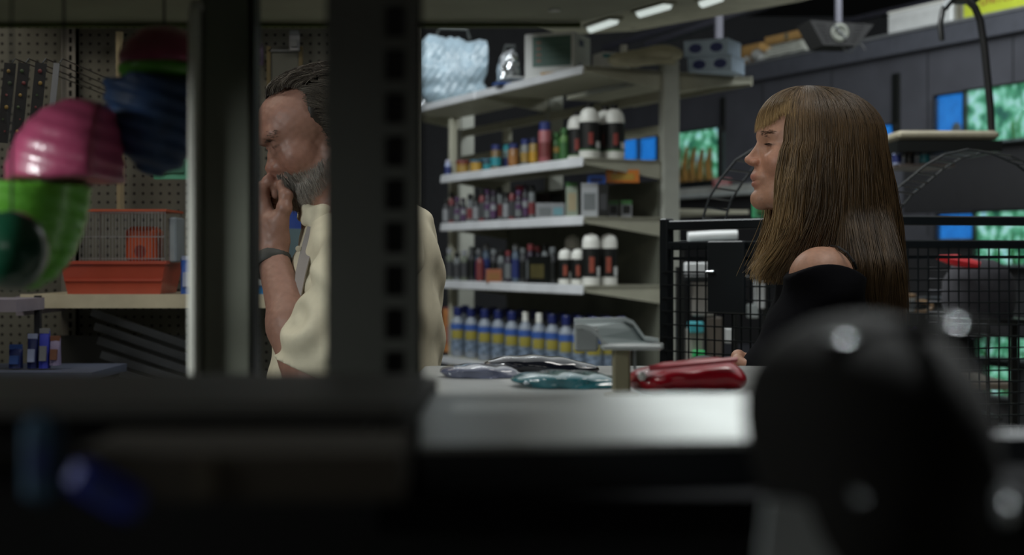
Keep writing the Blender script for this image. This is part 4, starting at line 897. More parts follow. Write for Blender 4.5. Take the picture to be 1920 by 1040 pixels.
# big dark rounded hood bottom right with metal spots added for its highlights
blackp.node_tree.nodes['Principled BSDF'].inputs['Specular IOR Level'].default_value = .15
hd = empty('dark_hood', 'large blurred dark rounded hood with added highlight spots at lower right', 'hood', (.130, .50, 1.243)); s5 = .5/F
s = SDF(); s.ell(at(1580, 750, .5)-hd.location, (.033, .04, .028), .02); s.ell(at(1690, 880, .5)-hd.location, (.032, .045, .045), .03); s.ell(at(1600, 900, .5)-hd.location, (.027, .04, .04), .03)
V, Q = sdf_mesh(s.ev, (-.09, -.08, -.1), (.11, .08, .11), .004); np_mesh('shell', V, Q, blackp, hd)
hl = M('highlight_metal', (190, 194, 196), .25, .9)
for px, py, a, b in ((1575, 636, 26, 7), (1612, 932, 10, 14), (1888, 950, 15, 34), (1785, 606, 20, 7)):
    p_ = at(px, py, .445 if py > 700 else .46)-hd.location
    m = MB().lathe([(1, -.6), (.9, .2), (.5, .75), (.05, .95)], 12); m.v = [(p_.x+x*a*s5, p_.y-z*.006, p_.z+y*b*s5) for x, y, z in m.v]; m.build('highlight_spot', hl, hd, True)
MB().tube([at(1560, 650, .47)-hd.location, at(1680, 620, .48)-hd.location, at(1790, 606, .47)-hd.location, at(1860, 640, .47)-hd.location], .0035, 8).build('handle', blackp, hd, True)
# left olive column at the end of the next unit
lc = empty('column_post', 'tall olive grey metal post with a brighter left edge, left of the man', 'post', (at(425, 0, 1.22).x, 1.22, 0)); s6 = 1.22/F
MB().box((0, .02, 1.2), (98*s6, .04, 2.4), bev=.004).build('post_face', M('post_olive', (112, 115, 102), .6), lc)
MB().box((-57*s6, -.002, zat(20, 1.22)/2), (17*s6, .03, zat(20, 1.22)), bev=.002).build('lit_edge_strip', M('lit_edge_pale', (215, 215, 205), .4), lc)  # pale colour paints the lit left side of the post
MB().box((51*s6, .01, 1.2), (6*s6, .03, 2.4)).build('edge_gap', blk, lc)
MB().lathe([(.006, 0), (.007, .004), (.004, .009)], 10, (-57*s6, .0, zat(20, 1.22))).build('end_cap', white, lc, True)
# ------------------------------------------------------------------ hanging toys on the left
def toy(name, label, Z, pieces, group=None):
    t = empty(name, label, 'pet toy', at(*pieces[0][1], Z)); o0 = t.location.copy(); s7 = Z/F
    for nm, c, r, mat, clip, extra in pieces:
        s = SDF(); cw = np.array(at(c[0], c[1], Z)-o0); s.ell(cw, (r[0]*s7, r[2], r[1]*s7), .005)
        for (ax, v) in clip:
            if ax == 'z<': s.half((0, 0, zat(v, Z)-o0.z), (0, 0, -1))
            if ax == 'z>': s.half((0, 0, zat(v, Z)-o0.z), (0, 0, 1))
            if ax == 'x<': s.half((at(v, 0, Z).x-o0.x, 0, 0), (-1, 0, 0))
            if ax == 'x>': s.half((at(v, 0, Z).x-o0.x, 0, 0), (1, 0, 0))
        hi = np.array([r[0]*s7, r[2], r[1]*s7])*1.15+.01
        V, Q = sdf_mesh(lambda P: s.ev(P)+extra*np.sin(P[:, 2]*420+P[:, 0]*120), cw-hi, cw+hi, .0035); np_mesh(nm, V, Q, mat, t)
    return t
pk = M('toy_pink', (168, 70, 104), .4, coat=.5, bump=.9, scale=40); gr = M('toy_green', (96, 168, 52), .4, coat=.5); dg_ = M('toy_dark_green', (22, 74, 52), .3, coat=.6); db_ = M('toy_navy', (30, 56, 92), .6, var=.35, scale=60)
t = toy('stuffed_toy', 'glossy pink and lime green round toy hanging at the far left', 1.25, [('pink_top', (150, 340), (135, 155, .06), pk, [('z<', 340), ('x>', 206)], .0008), ('green_bottom', (45, 340), (122, 205, .055), gr, [('z>', 344)], .0008)])
MB().tube([(at(120, 195, 1.25)-t.location), Vector((at(120, 0, 1.25).x, 1.25, zcan))-t.location], .0012, 5).build('string', dgrey, t)
t = toy('stuffed_toy', 'dark green shiny ball toy in front of the lime green toy', 1.08, [('ball', (22, 470), (66, 76, .03), dg_, [], .0)])
MB().tube([(at(22, 395, 1.08)-t.location), Vector((at(22, 0, 1.08).x, 1.08, zcan))-t.location], .001, 5).build('string', dgrey, t)
t = toy('stuffed_toy', 'navy striped toy with pink cap and green band beside the olive column', 1.32, [('pink_cap', (308, 120), (82, 72, .05), pk, [('z<', 126)], .0006), ('green_band', (308, 130), (84, 40, .05), gr, [('z<', 152), ('z>', 124)], .0), ('navy_body', (296, 160), (96, 168, .055), db_, [('z>', 150)], .0022)])
MB().tube([(at(308, 50, 1.32)-t.location), Vector((at(308, 0, 1.32).x, 1.32, zcan))-t.location], .0012, 5).build('string', dgrey, t)
# ------------------------------------------------------------------ people
class Frame:
    def __init__(s, o, f, l, u): s.o = np.array(o, float); s.A = np.array([f, l, u], float)
    def __call__(s, x, y, z): return s.o+x*s.A[0]+y*s.A[1]+z*s.A[2]
    def inv(s, P): return (P-s.o) @ s.A.T
def head(s, T, male):
    X0 = 0.0
    E = lambda c, r, k=.01, sub=False, rot=None: s.ell(T(*c), r, k, sub, T.A if rot is None else rot)
    def pit(a):      # frame pitched about the left axis
        c, q = math.cos(a), math.sin(a); f, l, u = T.A; return np.array([f*c+u*q, l, u*c-f*q])
    E((-.012, 0, .022 if not male else .020), (.093, .073, .078 if not male else .064), .02); E((.035 if male else .026, 0, .012), (.055, .060, .062), .02)          # cranium, forehead
    E((.040, 0, -.045), (.048, .055, .070), .02)                                                     # face
    E((.036, 0, -.088), (.050, .047, .028), .02)
    s.cap(T(.0, .055, -.06), T(.06, .028, -.100), .013, .013, .025); s.cap(T(.0, -.055, -.06), T(.06, -.028, -.100), .013, .013, .025)
    jw = .004 if male else 0
    E((.080+jw*.5, 0, -.100), (.018+jw, .020+jw, .018), .016)                                        # chin
    for y in (-1, 1):
        s.cap(T(.075 if male else .064, y*.040, .017), T(.0845 if male else .0775, y*.012, .016), .010 if male else .007, .009 if male else .006, .014)   # brow
        E((.056, y*.040, -.034), (.026, .022, .024), .018)                                           # cheekbone
        E((.095 if male else .088, y*.033, -.001 if male else -.006), (.022 if male else .018, .019, .0135 if male else .0125), .008, True)                                    # socket
    if male: E((.100, 0, -.002), (.020, .020, .011), .006, True); s.cap(T(.0765, 0, .002), T(.0925, 0, -.031), .0070, .0100, .008); E((.096, 0, -.033), (.011, .0120, .010), .008)
    else: s.cap(T(.0790, 0, .004), T(.1035, 0, -.0255), .0060, .0055, .009); E((.1070, 0, -.0285), (.0060, .0066, .0054), .005); s.cap(T(.088, 0, -.028), T(.100, 0, -.033), .009, .006, .008)
    nz = -.039 if male else -.033
    for y in (-1, 1):
        E((.085 if male else .0955, y*(.0145 if male else .0118), nz+.003*male), (.0135 if male else .0085, .0085 if male else .0060, .0105 if male else .0060), .005); E((.1005-.008*male, y*.0068, nz-.009), (.006, .0035, .004), .003, True)
    E((.084, 0, -.060), (.014, .026, .018), .012)                                                    # muzzle
    if male: E((.093, 0, -.066), (.010, .024, .007), .006); E((.090, 0, -.079), (.010, .019, .006), .006)
    else:
        E((.0905, 0, -.0600), (.0095, .019, .0062), .006, rot=pit(.3)); E((.0895, 0, -.0735), (.0090, .017, .0062), .006)
        E((.100, 0, -.0667), (.012, .021, .0011), .0025, True); E((.103, 0, -.084), (.011, .012, .0040), .008, True)
        E((.083, 0, -.101), (.0165, .017, .016), .010)
    for y in (-1, 1):
        if male:
            E((.0705, y*.031, -.001), (.0135, .0145, .0122), .003); s.cap(T(.082, y*.022, -.016), T(.072, y*.046, -.012), .0035, .003, .006); s.cap(T(.0885, y*.022, -.050), T(.074, y*.037, -.072), .004, .003, .006, True)
        else:
            E((.0655, y*.031, -.006), (.0132, .0145, .0120), .003); E((.0800, y*.035, -.0075), (.0085, .0125, .0040), .002, True)
        ear = np.array([T.A[0]*.95+T.A[1]*y*.3, T.A[1]*.95-T.A[0]*.3*y, T.A[2]])
        E((-.008-.034*male, y*.078, -.018), (.017, .007, .031), .004, rot=ear); E((-.004-.034*male, y*.084, -.014), (.008, .006, .017), .004, True, rot=ear)
        s.cap(T(.0-.034*male, y*.073, -.035), T(-.003-.034*male, y*.076, -.048), .007, .006, .006)
def finger(s, pts, r0, r1, k=.0035):
    n = len(pts)-1
    for i in range(n):
        a = r0+(r1-r0)*i/n; b = r0+(r1-r0)*(i+1)/n; s.cap(pts[i], pts[i+1], a, b, k if i else .008); 
        if i: s.ell(pts[i], (a*1.06,)*3, k)
def noise3(P, f, ph=0): return np.sin(P[:, 0]*f+ph)*np.sin(P[:, 1]*f*1.1+ph*2)*np.sin(P[:, 2]*f*.93+ph*.5)
skinm = M('skin', (190, 130, 105), .5, attr=True, var=.09, scale=90, sss=.08, bump=.15)
hairm = M('hair', (80, 60, 40), .5, attr=True, var=.15, scale=30)
def skin_cols(P, T, base, lipc, male, hd=None):
    L_ = T.inv(P); x, y, z = L_[:, 0], L_[:, 1], L_[:, 2]; col = np.tile(np.array(base), (len(P), 1)); ay = np.abs(y)
    def mixin(w_, c): 
        w_ = np.clip(w_, 0, 1)[:, None]; col[:] = col*(1-w_)+np.array(c)*w_
    red = np.array(base)*np.array([1.05, .84, .82])
    mixin(.6*np.exp(-((x-.105)**2+(z+.035)**2)/.0004), red); mixin(.45*np.exp(-((x-.07)**2+(ay-.045)**2+(z+.04)**2)/.0008), red)
    
    if male:
        mixin(.3*(np.exp(-((x-.078)**2+(z-.05)**2)/.002)), red); mixin(.6*np.exp(-((z+.015-.15*(ay-.03))**2/.00001+(ay-.032)**2/.0002))*(x > .06), np.array(base)*.5); mixin(.45*np.exp(-((z-.008)**2/.00006+(ay-.032)**2/.0003))*(x > .06), np.array(base)*.5)
        bw = np.clip((-.056-z)/.012, 0, 1)*np.clip((x+.02)/.03, 0, 1)*(z > -.14); bw = bw*(hd(P) < .004); mixin(.6*bw, (.20, .185, .17))
    else:
        lw = np.exp(-((z+.060)/.0060)**4-((ay)/.020)**4)*(x > .084)+np.exp(-((z+.0735)/.0062)**4-(ay/.018)**4)*(x > .084); mixin(.55*lw, lipc)
        mixin(.25*(noise3(P, 900, 1) > .35)*(x > .05)*(z < .0), np.array(base)*.62)
    mixin(.9*np.exp(-((z+(.0035 if male else .0040))/.0020)**2-((ay-.033)/.014)**4)*(x > .060), (.10, .055, .045) if male else (.05, .03, .025))
    return col
def eyes(T, par, male):
    for y in (-1, 1):
        ex, ez = (.0735, -.0025) if male else (.0655, -.0065); m = MB(); c = T(ex, y*.031, ez); n, k = 12, 9; V = []
        for i in range(k+1):
            th = PI*i/k
            for j in range(n): V.append(c+.0121*(T.A[2]*math.cos(th)+(T.A[0]*math.cos(2*PI*j/n)+T.A[1]*math.sin(2*PI*j/n))*math.sin(th)))
        fs = [(i*n+j, i*n+(j+1) % n, i*n+n+(j+1) % n, i*n+n+j) for i in range(k) for j in range(n)]
        e = m.add(V, fs).build('eye', M('eye_white', (200, 196, 190), .15), par, True)
        c2 = T(ex+.0112, y*.031, ez); m = MB(); m.add([c2]+[c2+.0058*(T.A[2]*math.cos(a)+T.A[1]*math.sin(a))-T.A[0]*.0008 for a in [2*PI*j/14 for j in range(14)]]+[], [(0, j+1, (j+1) % 14+1) for j in range(14)])
        for v_ in range(len(m.v)): m.v[v_] = tuple(np.array(m.v[v_])+T.A[0]*.0013)
        m.build('iris', M('iris_brown', (58, 50, 40), .2), e)
def nu(n): return NR.random(n)

# ---- the man (left profile, head bowed, hand at the mouth)
man = empty('person', 'man with grey beard in a cream shirt, bowed head, hand to mouth', 'person', (at(670, 0, 2.45).x, 2.45, 0))
mo = np.array(man.location)
ph = math.radians(28); yw = math.radians(18); ho = np.array(at(585, 236, 2.40))
fh = np.array((-math.cos(yw), -math.sin(yw), 0)); lh = np.array((math.sin(yw), -math.cos(yw), 0)); zh = np.array((0, 0, 1.))
TM = Frame(ho, fh*math.cos(ph)-zh*math.sin(ph), lh, fh*math.sin(ph)+zh*math.cos(ph))
s = SDF(); head(s, TM, True); hs = SDF(); head(hs, TM, True)
a3 = lambda px, py, Z: np.array(at(px, py, Z))
s.cap(TM(-.035, 0, -.055), a3(672, 405, 2.45), .058, .062, .03); s.cap(TM(.01, 0, -.085), a3(622, 402, 2.45), .040, .045, .03)
s.ell(a3(690, 520, 2.45), (.12, .17, .17), .05); s.ell(a3(665, 700, 2.45), (.12, .16, .17), .05)
# near (left) arm
sh, el, wr_ = a3(708, 462, 2.25), a3(588, 735, 2.23), a3(510, 478, 2.37)
s.cap(a3(690, 440, 2.42), sh, .06, .055, .03); s.cap(sh, el, .052, .043, .02)
mid_ = a3(548, 610, 2.285); s.cap(el, mid_, .041, .040, .02); s.cap(mid_, wr_, .038, .0255, .02)
# far arm, hanging
s.cap(a3(700, 450, 2.5), a3(715, 470, 2.65), .06, .05, .03); s.cap(a3(715, 470, 2.65), a3(690, 760, 2.66), .05, .04, .02); s.cap(a3(690, 760, 2.66), a3(560, 740, 2.5), .038, .026, .02)
s.ell(a3(530, 735, 2.45), (.045, .03, .022), .015)
# hand
s.cap(wr_, a3(505, 425, 2.375), .024, .024, .015)
ks = [a3(489, 357, 2.375), a3(486, 366, 2.397), a3(487, 377, 2.419), a3(490, 390, 2.439)]
for i, k_ in enumerate(ks): s.cap(a3(505, 440, 2.372+.012*i), k_, .0175, .0125, .012); s.ell(k_, (.0125,)*3, .006)
s.cap(a3(522, 450, 2.365), a3(520, 415, 2.36), .020, .019, .012)
for i, k_ in enumerate(ks):
    dz = i*9; Zi = 2.375+.021*i
    finger(s, [k_, a3(504, 339+dz, Zi), a3(518, 346+dz, Zi+.004), a3(517, 364+dz, Zi+.006)], .0105, .0085)
finger(s, [a3(522, 425, 2.357), a3(533, 390, 2.352), a3(536, 366, 2.358), a3(528, 347, 2.366)], .0135, .0095, .004)
def fm(P):
    d = s.ev(P); return d+.0006*noise3(P+.004*np.sin(P[:, [1, 2, 0]]*90), 330)
lo = np.array([a3(455, 0, 2.4)[0], 2.14, .90]); hi = np.array([a3(850, 0, 2.45)[0], 2.78, 1.76])
V, Q = sdf_mesh(fm, lo, hi, .0027)
body = np_mesh('body', V-mo, Q, skinm, man, skin_cols(V, TM, lin((152, 114, 98))[:3], lin((150, 80, 72))[:3], True, hs.ev))
eyes(TM, man, True)
# shirt
sh_ = SDF()
sh_.ell(a3(690, 545, 2.45), (.132, .185, .16), .05); sh_.ell(a3(664, 700, 2.45), (.146, .180, .22), .06); sh_.ell(a3(705, 475, 2.45), (.105, .17, .085), .05)
sh_.ell(a3(640, 480, 2.45), (.07, .13, .09), .04); sh_.cap(a3(672, 402, 2.45), a3(690, 450, 2.45), .07, .10, .04)
sh_.cap(sh, a3(618, 640, 2.225), .078, .066, .03); sh_.cap(a3(600, 640, 2.22), a3(588, 672, 2.22), .058, .060, .02)
sh_.cap(a3(715, 470, 2.65), a3(700, 640, 2.66), .072, .068, .03)
ax_ = (el-sh)/np.linalg.norm(el-sh)
sh_.half(a3(672, 398, 2.45)+np.array([0, 0, .018]), (-.38, 0, .92), .006)     # neckline
def hem(P):
    d = sh_.ev(P)
    f = .0045*np.sin((P[:, 2]*1.0+P[:, 0]*.8)*55+2*np.sin(P[:, 1]*18))*np.clip((P[:, 2]-.8)*2, .2, 1)+.004*np.sin(P[:, 0]*48+1.5*np.sin(P[:, 2]*20))+.003*noise3(P, 60)
    # gathered folds on the near sleeve
    q = P-a3(560, 600, 2.2); rr = np.linalg.norm(q*np.array([1, .6, 1]), axis=1); f2 = .007*np.sin(rr*130)*np.exp(-rr*rr/.008)
    # sleeve opening: cut by the plane below the cuff near the elbow
    d = d+f+f2
    cut = ((P-a3(582, 700, 2.22)) @ ax_); near = (np.linalg.norm((P-a3(585, 720, 2.21))*np.array([1, 1, .6]), axis=1) < .085)
    return np.where(near & (P[:, 1] < 2.30), np.maximum(d, cut), d)
V, Q = sdf_mesh(hem, (a3(480, 0, 2.45)[0]-.01, 2.10, .78), (a3(850, 0, 2.45)[0]+.01, 2.80, 1.50), .0045)
shirtm = M('cream_shirt', (214, 206, 180), .85, var=.04, scale=60, bump=.25)
np_mesh('shirt', V-mo, Q, shirtm, man)
# collar, shade strip down the front, buttons, pocket seam
def ribbon(name, A, B, th, mat, par, org, label=None):
    A = [np.array(p)-org for p in A]; B = [np.array(p)-org for p in B]; n = len(A); V = A+B
    nrm = np.cross(np.array(A[-1])-np.array(A[0]), np.array(B[0])-np.array(A[0])); nrm = nrm/np.linalg.norm(nrm)*th
    V = V+[v+nrm for v in V]; f = []
    for i in range(n-1): f += [(i, i+1, n+i+1, n+i), (2*n+i, 3*n+i, 3*n+i+1, 2*n+i+1), (i, 2*n+i, 2*n+i+1, i+1), (n+i, n+i+1, 3*n+i+1, 3*n+i)]
    f += [(0, n, 3*n, 2*n), (n-1, 3*n-1, 4*n-1, 2*n-1)]
    return MB().add(V, f).build(name, mat, par, True)
cs = SDF()
cp = [a3(566, 388, 2.42), a3(578, 392, 2.375), a3(605, 398, 2.355), a3(650, 392, 2.36), a3(690, 380, 2.40)]
for i in range(len(cp)-1): cs.cap(cp[i], cp[i+1], .009, .009, .006); cs.cap(cp[i]-np.array([0, .006, .018]), cp[i+1]-np.array([0, .006, .018]), .008, .008, .01)
cs.cap(cp[0], a3(572, 416, 2.37), .008, .006, .006); cs.cap(cp[1], a3(590, 432, 2.35), .010, .006, .012); cs.cap(cp[2], a3(598, 428, 2.345), .012, .006, .014)
cq = [a3(566, 388, 2.46), a3(590, 394, 2.52), a3(640, 392, 2.54), a3(690, 380, 2.50), a3(705, 378, 2.45), cp[-1]]
for i in range(len(cq)-1): cs.cap(cq[i], cq[i+1], .009, .009, .006)
V, Q = sdf_mesh(cs.ev, (-.42, 2.30, 1.36), (-.20, 2.58, 1.48), .003); np_mesh('collar', V-mo, Q, shirtm, man)
ribbon('shirt_shade_strip', [a3(578, 425, 2.35), a3(565, 470, 2.34), a3(556, 510, 2.32), a3(552, 560, 2.31)], [a3(596, 428, 2.34), a3(586, 470, 2.32), a3(575, 510, 2.30), a3(565, 560, 2.29)], .003, M('shirt_shade_grey', (150, 144, 140), .8), man, mo, 'greyer shaded strip')  # grey strip paints the shade on the shirt front
for px, py in ((559, 466), (553, 520)):
    b = MB().lathe([(.005, 0), (.005, .0015), (.003, .002)], 12).build('button', M('button_bone', (190, 184, 165), .3), man, True); b.rotation_euler = (PI/2, 0, .5); b.location = a3(px, py, 2.335)-mo
# watch
wc = a3(508, 494, 2.365); wa = (wr_-mid_)/np.linalg.norm(wr_-mid_); e1 = np.cross(wa, (0, 1, 0)); e1 /= np.linalg.norm(e1); e2 = np.cross(wa, e1)
wt = MB().tube([Vector(wc-mo+.0305*(e1*math.cos(a)+e2*math.sin(a))) for a in [2*PI*i/24 for i in range(25)]], .006, 8, False)
wtc = Vector(wc-mo); wt.v = [tuple(wtc+(Vector(v)-wtc)+Vector(wa)*((Vector(v)-wtc).dot(Vector(wa)))*.9) for v in wt.v]
wo_ = wt.build('wristwatch', M('watch_band', (58, 58, 54), .6), man, True)
sgn = -1 if e1[0] > 0 else 1; wd = sgn*e1*.9-np.array([0, .35, 0]); wd /= np.linalg.norm(wd)
R3 = Matrix([wd, np.cross(wa, wd), wa]).transposed()
MB().box(wc-mo+wd*.034, (.010, .030, .034), R3, bev=.004).build('watch_case', M('watch_steel', (120, 124, 126), .25, .9), wo_)
MB().box(wc-mo+wd*.040, (.002, .022, .026), R3).build('watch_face', M('watch_glass', (30, 34, 36), .08, coat=1), wo_)
# trousers and shoes
ts = SDF(); ts.cap(a3(668, 760, 2.45), np.array([man.location.x, 2.45, .92]), .14, .14, .05)
for y in (2.36, 2.54): ts.cap((man.location.x, y, .9), (man.location.x+.01, y, .5), .095, .07, .05); ts.cap((man.location.x+.01, y, .5), (man.location.x+.02, y, .07), .07, .055, .03)
V, Q = sdf_mesh(ts.ev, (man.location.x-.25, 2.2, .03), (man.location.x+.25, 2.7, 1.12), .012); np_mesh('trousers', V-mo, Q, M('trousers_khaki', (70, 64, 54), .8), man)
for y in (2.36, 2.54):
    q = SDF(); q.ell((man.location.x-.05, y, .045), (.14, .048, .045), .02); q.cap((man.location.x+.02, y, .05), (man.location.x+.02, y, .1), .045, .04, .03)
    V, Q = sdf_mesh(q.ev, (man.location.x-.25, y-.1, -.03), (man.location.x+.15, y+.1, .17), .008); V[:, 2] = np.maximum(V[:, 2], 0.001); np_mesh('shoe', V-mo, Q, M('shoe_brown', (46, 36, 28), .4), man)
# hair: swept back strands, over a cap that follows the skull
hc = SDF(); hc.ell(TM(-.018, 0, .023), (.095, .0755, .069), .01, axes=TM.A); hc.ell(TM(-.045, 0, -.01), (.062, .071, .062), .02, axes=TM.A)
hc.ell(TM(.020, 0, .066), (.045, .045, .024), .02, axes=TM.A)
hc.half(TM(0, 0, -.055), tuple(-TM.A[2]), .01)
def hcap(P):
    q = TM.inv(P); y2 = (q[:, 1]/.07)**2; p1 = (q[:, 0]-.048+.03*y2)*.4-(q[:, 2]-.094+.02*y2)*.92; p2 = q[:, 0]-.004-.006*np.sin(q[:, 2]*90)
    return np.maximum(hc.ev(P)+.0012*noise3(P, 200), np.minimum(p1, p2))
V, Q = sdf_mesh(hcap, ho-.16, ho+.16, .004)
hcol = lin((52, 46, 38))[:3]
cap_ = np_mesh('hair', V-mo, Q, hairm, man, np.tile(np.array(hcol)*.7, (len(V), 1)))
def man_hair(n):
    K = 9; u = nu(n); v = nu(n)*2-1
    y0 = v*.062; ph_ = -.17+.45*v*v+1.8*u**1.15           # start angle over the crown, front to back
    P = np.zeros((n, K, 3)); t = np.linspace(0, 1, K)
    ln = .45+.35*nu(n)
    for k in range(K):
        a = ph_+ln*t[k]                      # angle from the front hairline to the back
        th = .9-a                            # elevation measured from forward axis
        cx, cz = -.015, .023; rx, rz_ = .095, .070
        lift = .002+.005*np.sin(PI*t[k])*(.5+u*.8)+.006*np.exp(-a*a*4)*np.sin(PI*t[k])+.003*np.sin(v*9+a*4)
        e = np.sqrt(np.clip(1-(y0/.079)**2, .05, 1)); x = cx+(rx*e+lift)*np.cos(PI/2*.62+a*.9); z = cz+(rz_*e+lift)*np.sin(PI/2*.62+a*.9)
        P[:, k, 0] = x; P[:, k, 1] = y0*(1+.10*t[k])+.003*np.sin(u*40+t[k]*3); P[:, k, 2] = z
    return P
P = man_hair(4600); W = ho+P @ TM.A
g_ = NR.random(4600)[:, None]; cols = np.array(lin((58, 50, 40))[:3])*(0.5+.9*g_)+np.array(lin((130, 126, 116))[:3])*((g_ > .86)*.6)
strands('hair_strands', W-mo, np.linspace(.0005, .00015, 9), hairm, cols, man)
# side hair and sideburns, sweeping back and down
n = 2600; K = 7; u = nu(n); v = nu(n); sg = np.where(nu(n) < .8, 1, -1); t = np.linspace(0, 1, K); P = np.zeros((n, K, 3))
x0 = .004-.09*u+.004*np.sin(v*9); z0 = .066-.115*v
for k in range(K):
    x = x0-(.022+.01*u)*t[k]; z = z0-.020*t[k]**1.5+.004*np.sin(u*30+v*20)
    y = .0765*np.sqrt(np.clip(1-((x+.018)/.100)**2-(np.maximum(z-.02, 0)/.088)**2, .06, 1))+.002+.003*t[k]; P[:, k] = np.stack([x, sg*y, z], 1)
keep = z0 > -.048; W = ho+P[keep] @ TM.A; g_ = nu(len(W))[:, None]
strands('side_hair', W-mo, np.linspace(.00045, .00015, K), hairm, np.array(lin((74, 68, 58))[:3])*(.5+.9*g_), man)
# beard and moustache
def surf_strands(fn, T, n, pick, dirn, ln, K=4):
    pts = []
    out = []
    while len(out) < n:
        q = pick(400); W = T.o+q @ T.A; d = fn(W)
        for _ in range(6):
            g = np.stack([(fn(W+e)-fn(W-e))/.002 for e in np.eye(3)*.001], 1); g /= np.linalg.norm(g, axis=1, keepdims=True)+1e-9; W = W-g*fn(W)[:, None]
        dv = dirn(q) @ T.A; dv = dv-g*np.sum(dv*g, 1, keepdims=True)*.9+g*.14; dv /= np.linalg.norm(dv, axis=1, keepdims=True)
        L = ln(q)[:, None]; ok = np.abs(fn(W)) < .002
        S = np.stack([W+dv*L*tt-g*.002*tt*tt*0-T.A[2]*L*.25*tt*tt for tt in np.linspace(0, 1, K)], 1)[ok]; out += list(S)
    return np.array(out[:n])
hs = SDF(); head(hs, TM, True)
pick = lambda n: np.stack([.005+.095*nu(n), np.where(nu(n) < .85, 1, -1)*.060*nu(n)**.8, -.060-.062*nu(n)], 1)
S = surf_strands(hs.ev, TM, 4200, pick, lambda q: np.stack([.1+0*q[:, 0], 0*q[:, 0], -1+0*q[:, 0]], 1)+NR.normal(0, .25, q.shape), lambda q: .006+.007*nu(len(q)))
g_ = nu(len(S))[:, None]; strands('beard', S-mo, np.array([.00032, .0003, .00025, .0001]), hairm, np.array(lin((140, 134, 126))[:3])*(.45+1.3*g_), man)
pick = lambda n: np.stack([.074+.026*nu(n), (nu(n)*2-1)*.034, -.049-.018*nu(n)], 1)
S = surf_strands(hs.ev, TM, 2000, pick, lambda q: np.stack([.45+0*q[:, 0], np.sign(q[:, 1])*.6, -.9+0*q[:, 0]], 1)+NR.normal(0, .2, q.shape), lambda q: .010+.008*nu(len(q)))
g_ = nu(len(S))[:, None]; strands('moustache', S-mo, np.array([.00035, .0003, .00025, .0001]), hairm, np.array(lin((124, 118, 110))[:3])*(.35+1.3*g_), man)
def brows(T, fn, par, org, col, n, x=.082):
    for sg in (1, -1):
        pick = lambda n: np.stack([x-.012*nu(n), sg*(.012+.034*nu(n)), .0165+.0030*nu(n)], 1)
        S = surf_strands(fn, T, n, pick, lambda q: np.stack([0*q[:, 0]-.2, sg*(1+0*q[:, 0]), .1+0*q[:, 0]], 1)+NR.normal(0, .08, q.shape), lambda q: .005+.002*nu(len(q)))
        strands('eyebrow', S-org, np.array([.0003, .0003, .0002, .0001]), hairm, np.tile(np.array(col), (len(S), 1)), par)
brows(TM, hs.ev, man, mo, np.array(lin((100, 86, 76))[:3]), 90)

# ---- the woman (left profile, long hair with a fringe)
wom = empty('person', 'woman with long light brown hair and fringe in a black off-shoulder top', 'person', (at(1560, 0, 2.6).x, 2.6, 0))
wo0 = np.array(wom.location); hw = np.array(at(1509, 271, 2.55))
TW = Frame(hw, (-1, -.0, 0.0), (0, -1, 0), (0, 0, 1))
yw = math.radians(4); TW = Frame(hw, (-math.cos(yw), -math.sin(yw), 0), (math.sin(yw), -math.cos(yw), 0), (0, 0, 1))
s = SDF(); head(s, TW, False)
s.cap(TW(-.03, 0, -.07), a3(1560, 470, 2.57), .047, .050, .03); s.cap(TW(-.005, 0, -.09), a3(1535, 470, 2.57), .035, .045, .03)
nsh, fsh = a3(1540, 524, 2.39), a3(1560, 522, 2.75)
s.cap(a3(1565, 495, 2.57), nsh, .045, .043, .03); s.cap(a3(1565, 495, 2.57), fsh, .045, .043, .03); s.ell(nsh, (.054, .052, .055), .02); s.ell(fsh, (.054, .052, .055), .02)
s.ell(a3(1560, 620, 2.57), (.095, .145, .17), .05)
nel = a3(1500, 800, 2.36); s.cap(nsh, nel, .045, .036, .02); s.cap(nel, a3(1440, 740, 2.42), .034, .026, .02)
fel = a3(1500, 790, 2.68); s.cap(fsh, fel, .045, .036, .02); fw = a3(1418, 705, 2.42); s.cap(fel, fw, .034, .023, .02)
# right hand resting on the left arm
hk = [a3(1384+3*i, 668+9*i, 2.375+.004*i) for i in range(4)]
for i, k_ in enumerate(hk):
    s.cap(fw, k_, .016, .011, .01); finger(s, [k_, k_+np.array([-.004, -.018, -.006]), k_+np.array([.012, -.034, -.012]), k_+np.array([.028, -.036, -.014])], .0092, .0075)
finger(s, [fw, a3(1406, 684, 2.39), a3(1401, 671, 2.375)], .012, .009)
def fw_(P): return s.ev(P)+.0003*noise3(P, 500)
V, Q = sdf_mesh(fw_, (a3(1360, 0, 2.4)[0], 2.26, 1.00), (a3(1680, 0, 2.6)[0], 2.88, 1.68), .0027)
np_mesh('body', V-wo0, Q, skinm, wom, skin_cols(V, TW, lin((176, 132, 108))[:3], lin((168, 92, 84))[:3], False))
eyes(TW, wom, False)
